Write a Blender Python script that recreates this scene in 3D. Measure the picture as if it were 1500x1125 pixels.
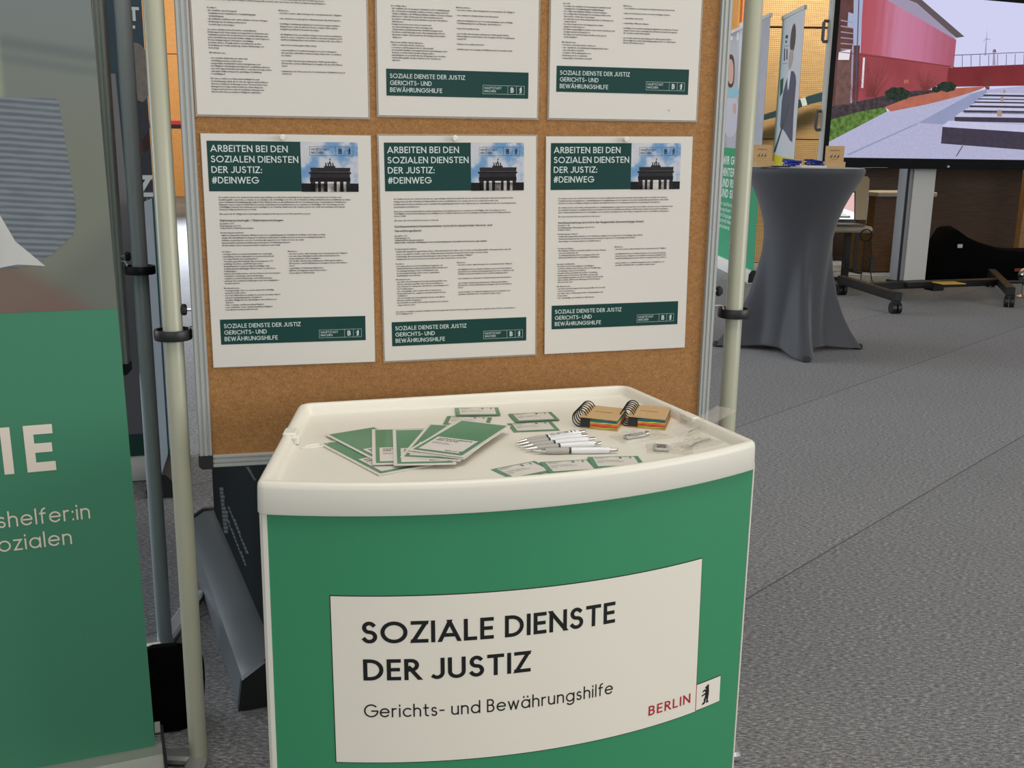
import bpy, bmesh, math, random
from mathutils import Vector, Matrix
random.seed(7)
SC = bpy.context.scene
COL = SC.collection
for _o in list(bpy.data.objects):
    bpy.data.objects.remove(_o)

# ------------------------------------------------------------------ camera
EYE = 1.22
PITCH, ROLL, FPX = math.radians(12.943), math.radians(0.864), 1500.0
FW = Vector((0, math.cos(PITCH), -math.sin(PITCH)))
_up0 = Vector((0, math.sin(PITCH), math.cos(PITCH)))
RT = Vector((1, 0, 0)) * math.cos(ROLL) + _up0 * math.sin(ROLL)
UP = -Vector((1, 0, 0)) * math.sin(ROLL) + _up0 * math.cos(ROLL)
cam_data = bpy.data.cameras.new('camera')
cam_data.sensor_width = 36.0
cam_data.lens = 36.0 * FPX / 1500.0
cam_data.clip_start = 0.05
cam_data.clip_end = 200
cam = bpy.data.objects.new('camera', cam_data)
COL.objects.link(cam)
cam.matrix_world = Matrix(((RT.x, UP.x, -FW.x, 0), (RT.y, UP.y, -FW.y, 0), (RT.z, UP.z, -FW.z, EYE), (0, 0, 0, 1)))
SC.camera = cam

# ------------------------------------------------------------------ world, lights, exposure
SC.view_settings.view_transform = 'Standard'
SC.view_settings.look = 'None'
SC.view_settings.gamma = 1.0
SC.view_settings.exposure = 0.0
SC.view_settings.use_curve_mapping = False
world = bpy.data.worlds.new('hall_daylight')
SC.world = world
world.use_nodes = True
world.node_tree.nodes['Background'].inputs[0].default_value = (0.80, 0.90, 1.0, 1)
world.node_tree.nodes['Background'].inputs[1].default_value = 0.45


def area(name, loc, target, sx, sy, power, col, spread=math.pi):
    d = bpy.data.lights.new(name, 'AREA')
    d.shape = 'RECTANGLE'
    d.size, d.size_y, d.energy, d.color = sx, sy, power, col
    d.spread = spread
    o = bpy.data.objects.new(name, d)
    COL.objects.link(o)
    o.location = loc
    o.rotation_euler = (Vector(target) - Vector(loc)).to_track_quat('-Z', 'Y').to_euler()
    return o


area('window_light_right', (8.0, -1.2, 2.4), (0.5, 1.9, 0.6), 6.0, 3.2, 300, (1.0, 0.99, 0.95))
area('window_light_rear', (-0.5, -5.0, 2.6), (0.2, 2.0, 0.8), 8.0, 3.0, 85, (1.0, 0.97, 0.90))
area('ceiling_light_stand', (0.8, 0.6, 4.6), (0.6, 2.2, 0.0), 3.0, 3.0, 94, (1.0, 0.93, 0.82))
area('ceiling_light_wall', (3.6, 10.3, 5.0), (3.6, 11.6, 2.5), 5.0, 0.5, 100, (1.0, 0.92, 0.76), 1.2)
area('window_light_left', (-10.0, 6.5, 2.6), (-1.0, 4.0, 0.6), 10.0, 3.6, 330, (0.84, 0.92, 1.0), 2.2)
area('window_light_far', (-8.5, 13.0, 4.6), (-5.2, 11.0, 0.0), 12.0, 3.0, 1500, (0.84, 0.92, 1.0), 1.0)
area('far_wall_fill', (-8.0, 19.0, 5.0), (-8.0, 24.8, 2.0), 6.0, 1.0, 380, (1.0, 0.86, 0.64))  # added fill that brightens the far wall, no actual fitting there


# ------------------------------------------------------------------ materials
def lin(c):
    c = c / 255.0
    return c / 12.92 if c <= 0.04045 else ((c + 0.055) / 1.055) ** 2.4


def rgb(c):
    return (lin(c[0]), lin(c[1]), lin(c[2]), 1)


_M = {}


def mat(name, c, rough=0.5, metal=0.0, coat=0.0, spec=0.5, alpha=1.0, trans=0.0, noise=0.0, nscale=40, bump=0.0, sheen=0.0, stretch=None):
    if name in _M:
        return _M[name]
    m = bpy.data.materials.new(name)
    m.use_nodes = True
    nt = m.node_tree
    b = nt.nodes['Principled BSDF']
    b.inputs['Base Color'].default_value = rgb(c)
    b.inputs['Roughness'].default_value = rough
    b.inputs['Metallic'].default_value = metal
    b.inputs['Coat Weight'].default_value = coat
    b.inputs['Coat Roughness'].default_value = 0.12
    b.inputs['Specular IOR Level'].default_value = spec
    b.inputs['Alpha'].default_value = alpha
    b.inputs['Transmission Weight'].default_value = trans
    b.inputs['Sheen Weight'].default_value = sheen
    tc = nt.nodes.new('ShaderNodeTexCoord')
    mp = nt.nodes.new('ShaderNodeMapping')
    if stretch:
        mp.inputs['Scale'].default_value = stretch
    nt.links.new(tc.outputs['Object'], mp.inputs['Vector'])
    nz = nt.nodes.new('ShaderNodeTexNoise')
    nz.inputs['Scale'].default_value = nscale
    nz.inputs['Detail'].default_value = 4
    nt.links.new(mp.outputs['Vector'], nz.inputs['Vector'])
    if noise:
        hs = nt.nodes.new('ShaderNodeMapRange')
        hs.inputs['To Min'].default_value = 1 - noise
        hs.inputs['To Max'].default_value = 1 + noise
        hs.inputs['From Min'].default_value = 0.3
        hs.inputs['From Max'].default_value = 0.7
        nt.links.new(nz.outputs['Fac'], hs.inputs['Value'])
        mx = nt.nodes.new('ShaderNodeVectorMath')
        mx.operation = 'SCALE'
        mx.inputs[0].default_value = rgb(c)[:3]
        nt.links.new(hs.outputs['Result'], mx.inputs['Scale'])
        nt.links.new(mx.outputs['Vector'], b.inputs['Base Color'])
    if bump:
        bp = nt.nodes.new('ShaderNodeBump')
        bp.inputs['Strength'].default_value = bump
        bp.inputs['Distance'].default_value = 0.002
        nt.links.new(nz.outputs['Fac'], bp.inputs['Height'])
        nt.links.new(bp.outputs['Normal'], b.inputs['Normal'])
    _M[name] = m
    return m


def emit(name, c, strength=1.0, noise=0.0, nscale=30):
    if name in _M:
        return _M[name]
    m = bpy.data.materials.new(name)
    m.use_nodes = True
    nt = m.node_tree
    for n in list(nt.nodes):
        if n.type == 'BSDF_PRINCIPLED':
            nt.nodes.remove(n)
    out = [n for n in nt.nodes if n.type == 'OUTPUT_MATERIAL'][0]
    e = nt.nodes.new('ShaderNodeEmission')
    e.inputs[0].default_value = rgb(c)
    e.inputs[1].default_value = strength
    if noise:
        tc = nt.nodes.new('ShaderNodeTexCoord')
        nz = nt.nodes.new('ShaderNodeTexNoise')
        nz.inputs['Scale'].default_value = nscale
        nz.inputs['Detail'].default_value = 5
        nt.links.new(tc.outputs['Object'], nz.inputs['Vector'])
        hs = nt.nodes.new('ShaderNodeMapRange')
        hs.inputs['From Min'].default_value = 0.3
        hs.inputs['From Max'].default_value = 0.7
        hs.inputs['To Min'].default_value = strength * (1 - noise)
        hs.inputs['To Max'].default_value = strength * (1 + noise)
        nt.links.new(nz.outputs['Fac'], hs.inputs['Value'])
        nt.links.new(hs.outputs['Result'], e.inputs[1])
    nt.links.new(e.outputs[0], out.inputs['Surface'])
    _M[name] = m
    return m


def node_mat(name):
    m = bpy.data.materials.new(name)
    m.use_nodes = True
    return m, m.node_tree, m.node_tree.nodes['Principled BSDF']


def mathn(nt, op, a, b=None, c=None):
    n = nt.nodes.new('ShaderNodeMath')
    n.operation = op
    for i, v in enumerate((a, b, c)):
        if v is None:
            continue
        if isinstance(v, (int, float)):
            n.inputs[i].default_value = v
        else:
            nt.links.new(v, n.inputs[i])
    return n.outputs[0]


def ramp(nt, fac, stops):
    r = nt.nodes.new('ShaderNodeValToRGB')
    el = r.color_ramp.elements
    while len(el) < len(stops):
        el.new(0.5)
    for e, (p, c) in zip(el, stops):
        e.position = p
        e.color = rgb(c)
    nt.links.new(fac, r.inputs['Fac'])
    return r.outputs['Color']


def mixc(nt, fac, a, b):
    n = nt.nodes.new('ShaderNodeMix')
    n.data_type = 'RGBA'
    if isinstance(fac, (int, float)):
        n.inputs[0].default_value = fac
    else:
        nt.links.new(fac, n.inputs[0])
    for s, v in ((6, a), (7, b)):
        if isinstance(v, tuple):
            n.inputs[s].default_value = rgb(v)
        else:
            nt.links.new(v, n.inputs[s])
    return n.outputs[2]


def coords(nt, scale=(1, 1, 1), rotz=0.0):
    tc = nt.nodes.new('ShaderNodeTexCoord')
    mp = nt.nodes.new('ShaderNodeMapping')
    mp.inputs['Scale'].default_value = scale
    mp.inputs['Rotation'].default_value = (0, 0, rotz)
    nt.links.new(tc.outputs['Object'], mp.inputs['Vector'])
    return mp.outputs['Vector']


def noise_tex(nt, vec, scale, detail=4, rough=0.55):
    n = nt.nodes.new('ShaderNodeTexNoise')
    n.inputs['Scale'].default_value = scale
    n.inputs['Detail'].default_value = detail
    n.inputs['Roughness'].default_value = rough
    nt.links.new(vec, n.inputs['Vector'])
    return n.outputs['Fac']


def sep(nt, vec):
    n = nt.nodes.new('ShaderNodeSeparateXYZ')
    nt.links.new(vec, n.inputs[0])
    return n.outputs


def carpet_material():
    m, nt, b = node_mat('grey_heather_carpet')
    v = coords(nt, (1, 1, 1), math.radians(-47.3))
    o = sep(nt, v)
    # o.x runs along the seams, o.y across them
    vs = coords(nt, (70, 190, 1), math.radians(12))
    f1 = noise_tex(nt, vs, 1.0, 3, 0.6)
    vs2 = coords(nt, (1, 1, 1))
    f2 = noise_tex(nt, vs2, 420.0, 2, 0.5)
    f3 = noise_tex(nt, vs2, 2.2, 2, 0.5)
    s = mathn(nt, 'ADD', mathn(nt, 'MULTIPLY', f1, 0.62), mathn(nt, 'MULTIPLY', f2, 0.38))
    col = ramp(nt, s, [(0.32, (52, 52, 54)), (0.46, (104, 104, 107)), (0.55, (137, 137, 139)), (0.68, (194, 194, 194))])
    t = mathn(nt, 'ADD', o[1], 18.773)
    band = mathn(nt, 'DIVIDE', t, 0.98)
    fr = mathn(nt, 'FRACT', band)
    d = mathn(nt, 'ABSOLUTE', mathn(nt, 'SUBTRACT', fr, 0.5))
    seam = mathn(nt, 'LESS_THAN', d, 0.0032)
    alt = mathn(nt, 'FRACT', mathn(nt, 'MULTIPLY', mathn(nt, 'FLOOR', mathn(nt, 'ADD', band, 0.5)), 0.5))
    k = mathn(nt, 'ADD', mathn(nt, 'MULTIPLY', alt, 0.16), mathn(nt, 'ADD', mathn(nt, 'MULTIPLY', f3, 0.14), 0.86))
    sc = nt.nodes.new('ShaderNodeVectorMath')
    sc.operation = 'SCALE'
    nt.links.new(col, sc.inputs[0])
    nt.links.new(k, sc.inputs['Scale'])
    c2 = mixc(nt, mathn(nt, 'MULTIPLY', seam, 0.7), sc.outputs[0], (38, 38, 40))
    nt.links.new(c2, b.inputs['Base Color'])
    b.inputs['Roughness'].default_value = 0.9
    b.inputs['Specular IOR Level'].default_value = 0.25
    b.inputs['Sheen Weight'].default_value = 0.12
    bp = nt.nodes.new('ShaderNodeBump')
    bp.inputs['Strength'].default_value = 0.5
    bp.inputs['Distance'].default_value = 0.003
    nt.links.new(s, bp.inputs['Height'])
    nt.links.new(bp.outputs['Normal'], b.inputs['Normal'])
    return m


def cork_material():
    m, nt, b = node_mat('brown_cork')
    v = coords(nt, (1, 1, 1.6))
    f = noise_tex(nt, v, 430, 3, 0.6)
    g = noise_tex(nt, v, 90, 3, 0.5)
    s = mathn(nt, 'ADD', mathn(nt, 'MULTIPLY', f, 0.75), mathn(nt, 'MULTIPLY', g, 0.25))
    col = ramp(nt, s, [(0.30, (116, 80, 44)), (0.47, (150, 106, 60)), (0.55, (162, 116, 68)), (0.72, (190, 145, 92))])
    nt.links.new(col, b.inputs['Base Color'])
    b.inputs['Roughness'].default_value = 0.85
    bp = nt.nodes.new('ShaderNodeBump')
    bp.inputs['Strength'].default_value = 0.35
    bp.inputs['Distance'].default_value = 0.001
    nt.links.new(f, bp.inputs['Height'])
    nt.links.new(bp.outputs['Normal'], b.inputs['Normal'])
    return m


def perforated_wood():
    m, nt, b = node_mat('perforated_birch')
    v = coords(nt, (1, 1, 1))
    o = sep(nt, v)
    pitch = 0.0205

    def cell(x):
        return mathn(nt, 'SUBTRACT', mathn(nt, 'FRACT', mathn(nt, 'DIVIDE', mathn(nt, 'ADD', x, 50.0), pitch)), 0.5)
    cx, cz = cell(o[0]), cell(o[2])
    r2 = mathn(nt, 'ADD', mathn(nt, 'MULTIPLY', cx, cx), mathn(nt, 'MULTIPLY', cz, cz))
    hole = mathn(nt, 'LESS_THAN', r2, 0.055)
    grain = noise_tex(nt, coords(nt, (1.5, 1.5, 14)), 6, 4, 0.6)
    col = ramp(nt, grain, [(0.3, (176, 140, 92)), (0.7, (200, 166, 116))])
    c2 = mixc(nt, hole, col, (92, 64, 36))
    nt.links.new(c2, b.inputs['Base Color'])
    b.inputs['Roughness'].default_value = 0.55
    return m


def wood_mat(name, c1, c2, scale=(1.5, 1.5, 14), rough=0.5):
    m, nt, b = node_mat(name)
    grain = noise_tex(nt, coords(nt, scale), 5, 5, 0.6)
    nt.links.new(ramp(nt, grain, [(0.3, c1), (0.7, c2)]), b.inputs['Base Color'])
    b.inputs['Roughness'].default_value = rough
    return m


def clear_film(name, amount, tint=(245, 245, 245), rough=0.06, edge=0.5):
    m = bpy.data.materials.new(name)
    m.use_nodes = True
    nt = m.node_tree
    b = nt.nodes['Principled BSDF']
    b.inputs['Base Color'].default_value = rgb(tint)
    b.inputs['Roughness'].default_value = rough
    b.inputs['Specular IOR Level'].default_value = 0.7
    out = [n for n in nt.nodes if n.type == 'OUTPUT_MATERIAL'][0]
    tr = nt.nodes.new('ShaderNodeBsdfTransparent')
    lw = nt.nodes.new('ShaderNodeLayerWeight')
    lw.inputs['Blend'].default_value = 0.35
    fac = mathn(nt, 'MINIMUM', mathn(nt, 'ADD', mathn(nt, 'MULTIPLY', lw.outputs['Facing'], edge), amount), 1.0)
    mx = nt.nodes.new('ShaderNodeMixShader')
    nt.links.new(fac, mx.inputs[0])
    nt.links.new(tr.outputs[0], mx.inputs[1])
    nt.links.new(b.outputs[0], mx.inputs[2])
    nt.links.new(mx.outputs[0], out.inputs['Surface'])
    return m


# ------------------------------------------------------------------ mesh builder
class MB:
    def __init__(s):
        s.v, s.f, s.m = [], [], []

    def poly(s, pts, mi=0):
        n = len(s.v)
        s.v.extend([tuple(p) for p in pts])
        s.f.append(tuple(range(n, n + len(pts))))
        s.m.append(mi)

    def grid(s, rows, mi=0, closed=False):
        n = len(s.v)
        w = len(rows[0])
        for r in rows:
            s.v.extend([tuple(p) for p in r])
        for i in range(len(rows) - 1):
            for j in range(w if closed else w - 1):
                a, b = n + i * w + j, n + i * w + (j + 1) % w
                s.f.append((a, b, b + w, a + w))
                s.m.append(mi)

    def ring_fill(s, ring, mi=0, flip=False):
        s.poly(ring[::-1] if flip else ring, mi)

    def box(s, c, d, mi=0, rz=0.0, M=None):
        cx, cy, cz = c
        x, y, z = d[0] / 2, d[1] / 2, d[2] / 2
        n = len(s.v)
        R = Matrix.Rotation(rz, 3, 'Z') if M is None else M
        for a in (-x, x):
            for b in (-y, y):
                for e in (-z, z):
                    p = R @ Vector((a, b, e))
                    s.v.append((p.x + cx, p.y + cy, p.z + cz))
        for q in ((0, 1, 3, 2), (4, 6, 7, 5), (0, 4, 5, 1), (2, 3, 7, 6), (0, 2, 6, 4), (1, 5, 7, 3)):
            s.f.append(tuple(n + i for i in q))
            s.m.append(mi)

    def rbox(s, c, d, r=0.01, mi=0, seg=4, rz=0.0):
        """box with rounded vertical edges and a small top/bottom chamfer"""
        out = rrect(d[0], d[1], r, seg)
        R = Matrix.Rotation(rz, 3, 'Z')
        ch = min(r * 0.5, d[2] * 0.3)
        rows = []
        for ins, z in ((ch, -d[2] / 2), (0, -d[2] / 2 + ch), (0, d[2] / 2 - ch), (ch, d[2] / 2)):
            k = rrect(d[0] - 2 * ins, d[1] - 2 * ins, max(r - ins, 0.0005), seg)
            row = []
            for x, y in k:
                p = R @ Vector((x, y, z))
                row.append((p.x + c[0], p.y + c[1], p.z + c[2]))
            rows.append(row)
        s.grid(rows, mi, True)
        s.poly(rows[0][::-1], mi)
        s.poly(rows[-1], mi)

    def cyl(s, p0, p1, r0, r1=None, n=16, mi=0, caps=True):
        r1 = r0 if r1 is None else r1
        p0, p1 = Vector(p0), Vector(p1)
        ax = (p1 - p0).normalized()
        u = ax.orthogonal().normalized()
        w = ax.cross(u)
        ra = [p0 + (u * math.cos(t) + w * math.sin(t)) * r0 for t in [2 * math.pi * i / n for i in range(n)]]
        rb = [p1 + (u * math.cos(t) + w * math.sin(t)) * r1 for t in [2 * math.pi * i / n for i in range(n)]]
        s.grid([ra, rb], mi, True)
        if caps:
            s.poly(ra[::-1], mi)
            s.poly(rb, mi)

    def tube(s, pts, r, n=8, mi=0, closed=False):
        pts = [Vector(p) for p in pts]
        rows = []
        u = None
        k = len(pts)
        for i, p in enumerate(pts):
            if closed:
                t = (pts[(i + 1) % k] - pts[i - 1]).normalized()
            else:
                t = (pts[min(i + 1, k - 1)] - pts[max(i - 1, 0)]).normalized()
            u = t.orthogonal().normalized() if u is None else (u - t * u.dot(t)).normalized()
            w = t.cross(u)
            rows.append([p + (u * math.cos(a) + w * math.sin(a)) * r for a in [2 * math.pi * j / n for j in range(n)]])
        if closed:
            rows.append(rows[0])
        s.grid(rows, mi, True)
        if not closed:
            s.poly(rows[0][::-1], mi)
            s.poly(rows[-1], mi)

    def lathe(s, prof, n=24, c=(0, 0, 0), mi=0, axis='Z'):
        rows = []
        for r, z in prof:
            row = []
            for i in range(n):
                t = 2 * math.pi * i / n
                a, b = r * math.cos(t), r * math.sin(t)
                if axis == 'Z':
                    p = (c[0] + a, c[1] + b, c[2] + z)
                elif axis == 'Y':
                    p = (c[0] + a, c[1] + z, c[2] + b)
                else:
                    p = (c[0] + z, c[1] + a, c[2] + b)
                row.append(p)
            rows.append(row)
        s.grid(rows, mi, True)
        s.poly(rows[0][::-1], mi)
        s.poly(rows[-1], mi)

    def slab(s, pts, y0, y1, mi=0):
        """outline in x,z given thickness along y"""
        a = [(p[0], y0, p[1]) for p in pts]
        b = [(p[0], y1, p[1]) for p in pts]
        s.poly(a, mi)
        s.poly(b[::-1], mi)
        for i in range(len(pts)):
            j = (i + 1) % len(pts)
            s.poly([a[j], a[i], b[i], b[j]], mi)

    def build(s, name, mats, parent=None, smooth=False, loc=None, rz=0.0, bevel=0.0):
        me = bpy.data.meshes.new(name)
        me.from_pydata(s.v, [], s.f)
        if not isinstance(mats, (list, tuple)):
            mats = [mats]
        for m in mats:
            me.materials.append(m)
        me.polygons.foreach_set('material_index', s.m)
        if smooth:
            me.polygons.foreach_set('use_smooth', [True] * len(s.f))
        me.update()
        if smooth:
            bm = bmesh.new()
            bm.from_mesh(me)
            bmesh.ops.recalc_face_normals(bm, faces=bm.faces)
            bm.to_mesh(me)
            bm.free()
            try:
                me.set_sharp_from_angle(angle=math.radians(38))
            except Exception:
                pass
        o = bpy.data.objects.new(name, me)
        COL.objects.link(o)
        if parent is not None:
            o.parent = parent
        if loc is not None:
            o.location = loc
        if rz:
            o.rotation_euler = (0, 0, rz)
        if bevel:
            bv = o.modifiers.new('bevel', 'BEVEL')
            bv.width = bevel
            bv.segments = 2
            bv.limit_method = 'ANGLE'
        return o


def rrect(w, h, r, seg=4):
    out = []
    for cx, cy, a0 in ((w / 2 - r, h / 2 - r, 0), (-w / 2 + r, h / 2 - r, 90), (-w / 2 + r, -h / 2 + r, 180), (w / 2 - r, -h / 2 + r, 270)):
        for i in range(seg + 1):
            a = math.radians(a0 + 90.0 * i / seg)
            out.append((cx + r * math.cos(a), cy + r * math.sin(a)))
    return out


def tag(o, label, cat, group=None):
    o['label'] = label
    o['category'] = cat
    if group:
        o['group'] = group
    return o


def thing(name, label, cat, loc=(0, 0, 0), rz=0.0, group=None):
    o = bpy.data.objects.new(name, None)
    o.empty_display_size = 0.1
    COL.objects.link(o)
    o.location = loc
    o.rotation_euler = (0, 0, rz)
    return tag(o, label, cat, group)


def structure(o):
    o['kind'] = 'structure'
    return o


# ------------------------------------------------------------------ layout helpers (where a sight line meets a real plane)
def sight(x, y):
    return FW + RT * ((x - 750) / FPX) - UP * ((y - 562.5) / FPX)


def at_depth(x, y, Y):
    d = sight(x, y)
    p = d * (Y / d.y)
    return Vector((p.x, p.y, p.z + EYE))


def on_level(x, y, z=0.0):
    d = sight(x, y)
    p = d * ((z - EYE) / d.z)
    return Vector((p.x, p.y, z))


def on_plane(x, y, o, yaw):
    """(u, z) on a vertical plane through o with heading yaw"""
    n = Vector((-math.sin(yaw), math.cos(yaw), 0))
    e = Vector((math.cos(yaw), math.sin(yaw), 0))
    d = sight(x, y)
    o = Vector((o[0], o[1], 0))
    p = d * (n.dot(o) / n.dot(d))
    return ((p - o).dot(e), p.z + EYE)


# ------------------------------------------------------------------ lettering drawn as stroked outlines
XH = 0.70


def arc(cx, cy, rx, ry, a0, a1, k=None):
    k = k or max(2, int(abs(a1 - a0) / 14))
    return [(cx + rx * math.cos(math.radians(a0 + (a1 - a0) * i / k)), cy + ry * math.sin(math.radians(a0 + (a1 - a0) * i / k))) for i in range(k + 1)]


def _glyphs():
    G = {}
    A = arc

    def g(ch, w, strokes, diag=False, top=None, closed=()):
        G[ch] = (w, strokes, diag, top, closed)
    g('A', .74, [[(0, 0), (.37, 1)], [(.37, 1), (.74, 0)], [(.14, .27), (.60, .27)]], True)
    g('B', .46, [[(0, 0), (0, 1), (.22, 1)] + A(.22, .765, .2, .235, 90, -90)[1:] + [(0, .53)], [(.22, .53)] + A(.24, .265, .22, .265, 90, -90) + [(0, 0)]])
    g('C', .76, [A(.46, .5, .46, .5, 48, 312)])
    g('D', .64, [[(0, 0), (0, 1), (.2, 1)] + A(.2, .5, .44, .5, 90, -90)[1:] + [(0, 0)]])
    g('E', .40, [[(.40, 1), (0, 1), (0, 0), (.40, 0)], [(0, .51), (.36, .51)]])
    g('F', .38, [[(.38, 1), (0, 1), (0, 0)], [(0, .5), (.34, .5)]])
    g('G', .86, [A(.47, .5, .47, .5, 46, 352) + [(.93, .48), (.52, .48)]])
    g('H', .58, [[(0, 0), (0, 1)], [(.58, 0), (.58, 1)], [(0, .52), (.58, .52)]])
    g('I', 0, [[(0, 0), (0, 1)]])
    g('J', .34, [[(.34, 1), (.34, .28)] + A(.12, .28, .22, .28, 0, -130)])
    g('K', .50, [[(0, 0), (0, 1)], [(.50, 1), (.02, .46)], [(.16, .58), (.54, 0)]], True)
    g('L', .38, [[(0, 1), (0, 0), (.38, 0)]])
    g('M', .76, [[(0, 0), (0, 1)], [(0, 1), (.38, .22)], [(.38, .22), (.76, 1)], [(.76, 1), (.76, 0)]], True)
    g('N', .62, [[(0, 0), (0, 1)], [(0, 1), (.62, 0)], [(.62, 0), (.62, 1)]], True)
    g('O', .92, [A(.46, .5, .46, .5, 0, 360)[:-1]], closed=(0,))
    g('P', .44, [[(0, 0), (0, 1), (.2, 1)] + A(.2, .74, .23, .26, 90, -90)[1:] + [(0, .48)]])
    g('Q', .92, [A(.46, .5, .46, .5, 0, 360)[:-1], [(.55, .28), (.92, -.04)]], closed=(0,))
    g('R', .48, [[(0, 0), (0, 1), (.2, 1)] + A(.2, .74, .23, .26, 90, -90)[1:] + [(0, .48)], [(.2, .48), (.50, 0)]], True)
    g('S', .46, [A(.23, .76, .2, .24, 38, 270) + A(.23, .26, .23, .26, 90, -148)[1:]])
    g('T', .54, [[(0, 1), (.54, 1)], [(.27, 1), (.27, 0)]])
    g('U', .56, [[(0, 1), (0, .3)] + A(.28, .3, .28, .3, 180, 360)[1:] + [(.56, 1)]])
    g('V', .70, [[(0, 1), (.35, 0)], [(.35, 0), (.70, 1)]], True)
    g('W', 1.04, [[(0, 1), (.26, 0)], [(.26, 0), (.52, 1)], [(.52, 1), (.78, 0)], [(.78, 0), (1.04, 1)]], True)
    g('X', .6, [[(0, 1), (.6, 0)], [(0, 0), (.6, 1)]], True)
    g('Y', .6, [[(0, 1), (.3, .45)], [(.6, 1), (.3, .45)], [(.3, .45), (.3, 0)]], True)
    g('Z', .52, [[(0, 1), (.54, 1)], [(.52, 1), (.02, 0)], [(0, 0), (.54, 0)]], True)
    x = XH
    r = x / 2
    g('a', .60, [A(.30, r, .30, r, 0, 360)[:-1], [(.60, 0), (.60, x)]], top=x, closed=(0,))
    g('b', .60, [A(.30, r, .30, r, 0, 360)[:-1], [(0, 0), (0, 1)]], top=1, closed=(0,))
    g('c', .50, [A(.31, r, .31, r, 50, 310)], top=x)
    g('d', .60, [A(.30, r, .30, r, 0, 360)[:-1], [(.60, 0), (.60, 1)]], top=1, closed=(0,))
    g('e', .60, [[(.01, r + .02), (.60, r + .02)] + A(.31, r, .31, r, 4, 318)[1:]], top=x)
    g('f', .30, [[(.10, 0), (.10, .78)] + A(.30, .78, .20, .22, 180, 95)[1:], [(0, x), (.28, x)]], top=1)
    g('g', .60, [A(.30, r, .30, r, 0, 360)[:-1], [(.60, x), (.60, -.06)] + A(.32, -.06, .28, .2, 0, -145)[1:]], top=x, closed=(0,))
    g('h', .46, [[(0, 0), (0, 1)], [(0, x - .24)] + A(.23, x - .24, .23, .24, 180, 0)[1:] + [(.46, 0)]], top=1)
    g('i', 0, [[(0, 0), (0, x)], [(0, .92), (0, .96)]], top=1)
    g('j', .1, [[(.1, x), (.1, -.1)] + A(-.06, -.1, .16, .16, 0, -90)[1:], [(.1, .92), (.1, .96)]], top=1)
    g('k', .42, [[(0, 0), (0, 1)], [(.42, x), (.02, .3)], [(.13, .40), (.45, 0)]], top=1)
    g('l', 0, [[(0, 0), (0, 1)]], top=1)
    g('m', .84, [[(0, 0), (0, x)], [(0, x - .21)] + A(.21, x - .21, .21, .21, 180, 0)[1:] + [(.42, 0)], [(.42, x - .21)] + A(.63, x - .21, .21, .21, 180, 0)[1:] + [(.84, 0)]], top=x)
    g('n', .46, [[(0, 0), (0, x)], [(0, x - .23)] + A(.23, x - .23, .23, .23, 180, 0)[1:] + [(.46, 0)]], top=x)
    g('o', .64, [A(.32, r, .32, r, 0, 360)[:-1]], top=x, closed=(0,))
    g('p', .60, [A(.30, r, .30, r, 0, 360)[:-1], [(0, -.28), (0, x)]], top=x, closed=(0,))
    g('q', .60, [A(.30, r, .30, r, 0, 360)[:-1], [(.60, -.28), (.60, x)]], top=x, closed=(0,))
    g('r', .26, [[(0, 0), (0, x)], [(0, x - .22)] + A(.22, x - .22, .22, .22, 180, 80)[1:]], top=x)
    g('s', .34, [A(.17, x * .76, .15, x * .24, 38, 270) + A(.17, x * .26, .17, x * .26, 90, -148)[1:]], top=x)
    g('t', .30, [[(.12, .94), (.12, .16)] + A(.27, .16, .15, .16, 180, 280)[1:], [(0, x), (.30, x)]], top=1)
    g('u', .46, [[(0, x), (0, .23)] + A(.23, .23, .23, .23, 180, 360)[1:], [(.46, 0), (.46, x)]], top=x)
    g('v', .48, [[(0, x), (.24, 0)], [(.24, 0), (.48, x)]], True, top=x)
    g('w', .76, [[(0, x), (.19, 0)], [(.19, 0), (.38, x)], [(.38, x), (.57, 0)], [(.57, 0), (.76, x)]], True, top=x)
    g('x', .44, [[(0, x), (.44, 0)], [(0, 0), (.44, x)]], True, top=x)
    g('y', .48, [[(0, x), (.25, .02)], [(.48, x), (.12, -.28)]], top=x)
    g('z', .40, [[(0, x), (.42, x)], [(.40, x), (.01, 0)], [(0, 0), (.42, 0)]], True, top=x)
    for u, b in (('ä', 'a'), ('ö', 'o'), ('ü', 'u')):
        w, st, dg, tp, cl = G[b]
        c = w / 2
        g(u, w, st + [[(c - .15, .92), (c - .15, .96)], [(c + .15, .92), (c + .15, .96)]], top=1, closed=cl)
    for u, b in (('Ä', 'A'), ('Ö', 'O'), ('Ü', 'U')):
        w, st, dg, tp, cl = G[b]
        c = w / 2
        g(u, w, st + [[(c - .16, 1.2), (c - .16, 1.24)], [(c + .16, 1.2), (c + .16, 1.24)]], False, closed=cl)
    g('ß', .44, [[(0, 0), (0, .78)] + A(.2, .78, .2, .22, 180, -60)[1:] + A(.22, .29, .22, .29, 80, -120)], top=1)
    g('0', .54, [A(.27, .5, .27, .5, 0, 360)[:-1]], closed=(0,))
    g('1', .2, [[(0, .78), (.18, 1), (.18, 0)]])
    g('2', .46, [A(.23, .73, .22, .27, 165, -35) + [(0, 0), (.47, 0)]])
    g('3', .44, [A(.2, .76, .2, .24, 140, -90) + A(.2, .26, .23, .26, 90, -140)[1:]])
    g('4', .52, [[(.38, 0), (.38, 1), (0, .26), (.52, .26)]])
    g('5', .44, [[(.40, 1), (.08, 1), (.05, .54)] + A(.2, .32, .23, .32, 120, -140)])
    g('6', .48, [A(.24, .3, .24, .3, 0, 360)[:-1], [(.02, .42), (.34, 1)]], closed=(0,))
    g('7', .46, [[(0, 1), (.46, 1), (.12, 0)]])
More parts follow.
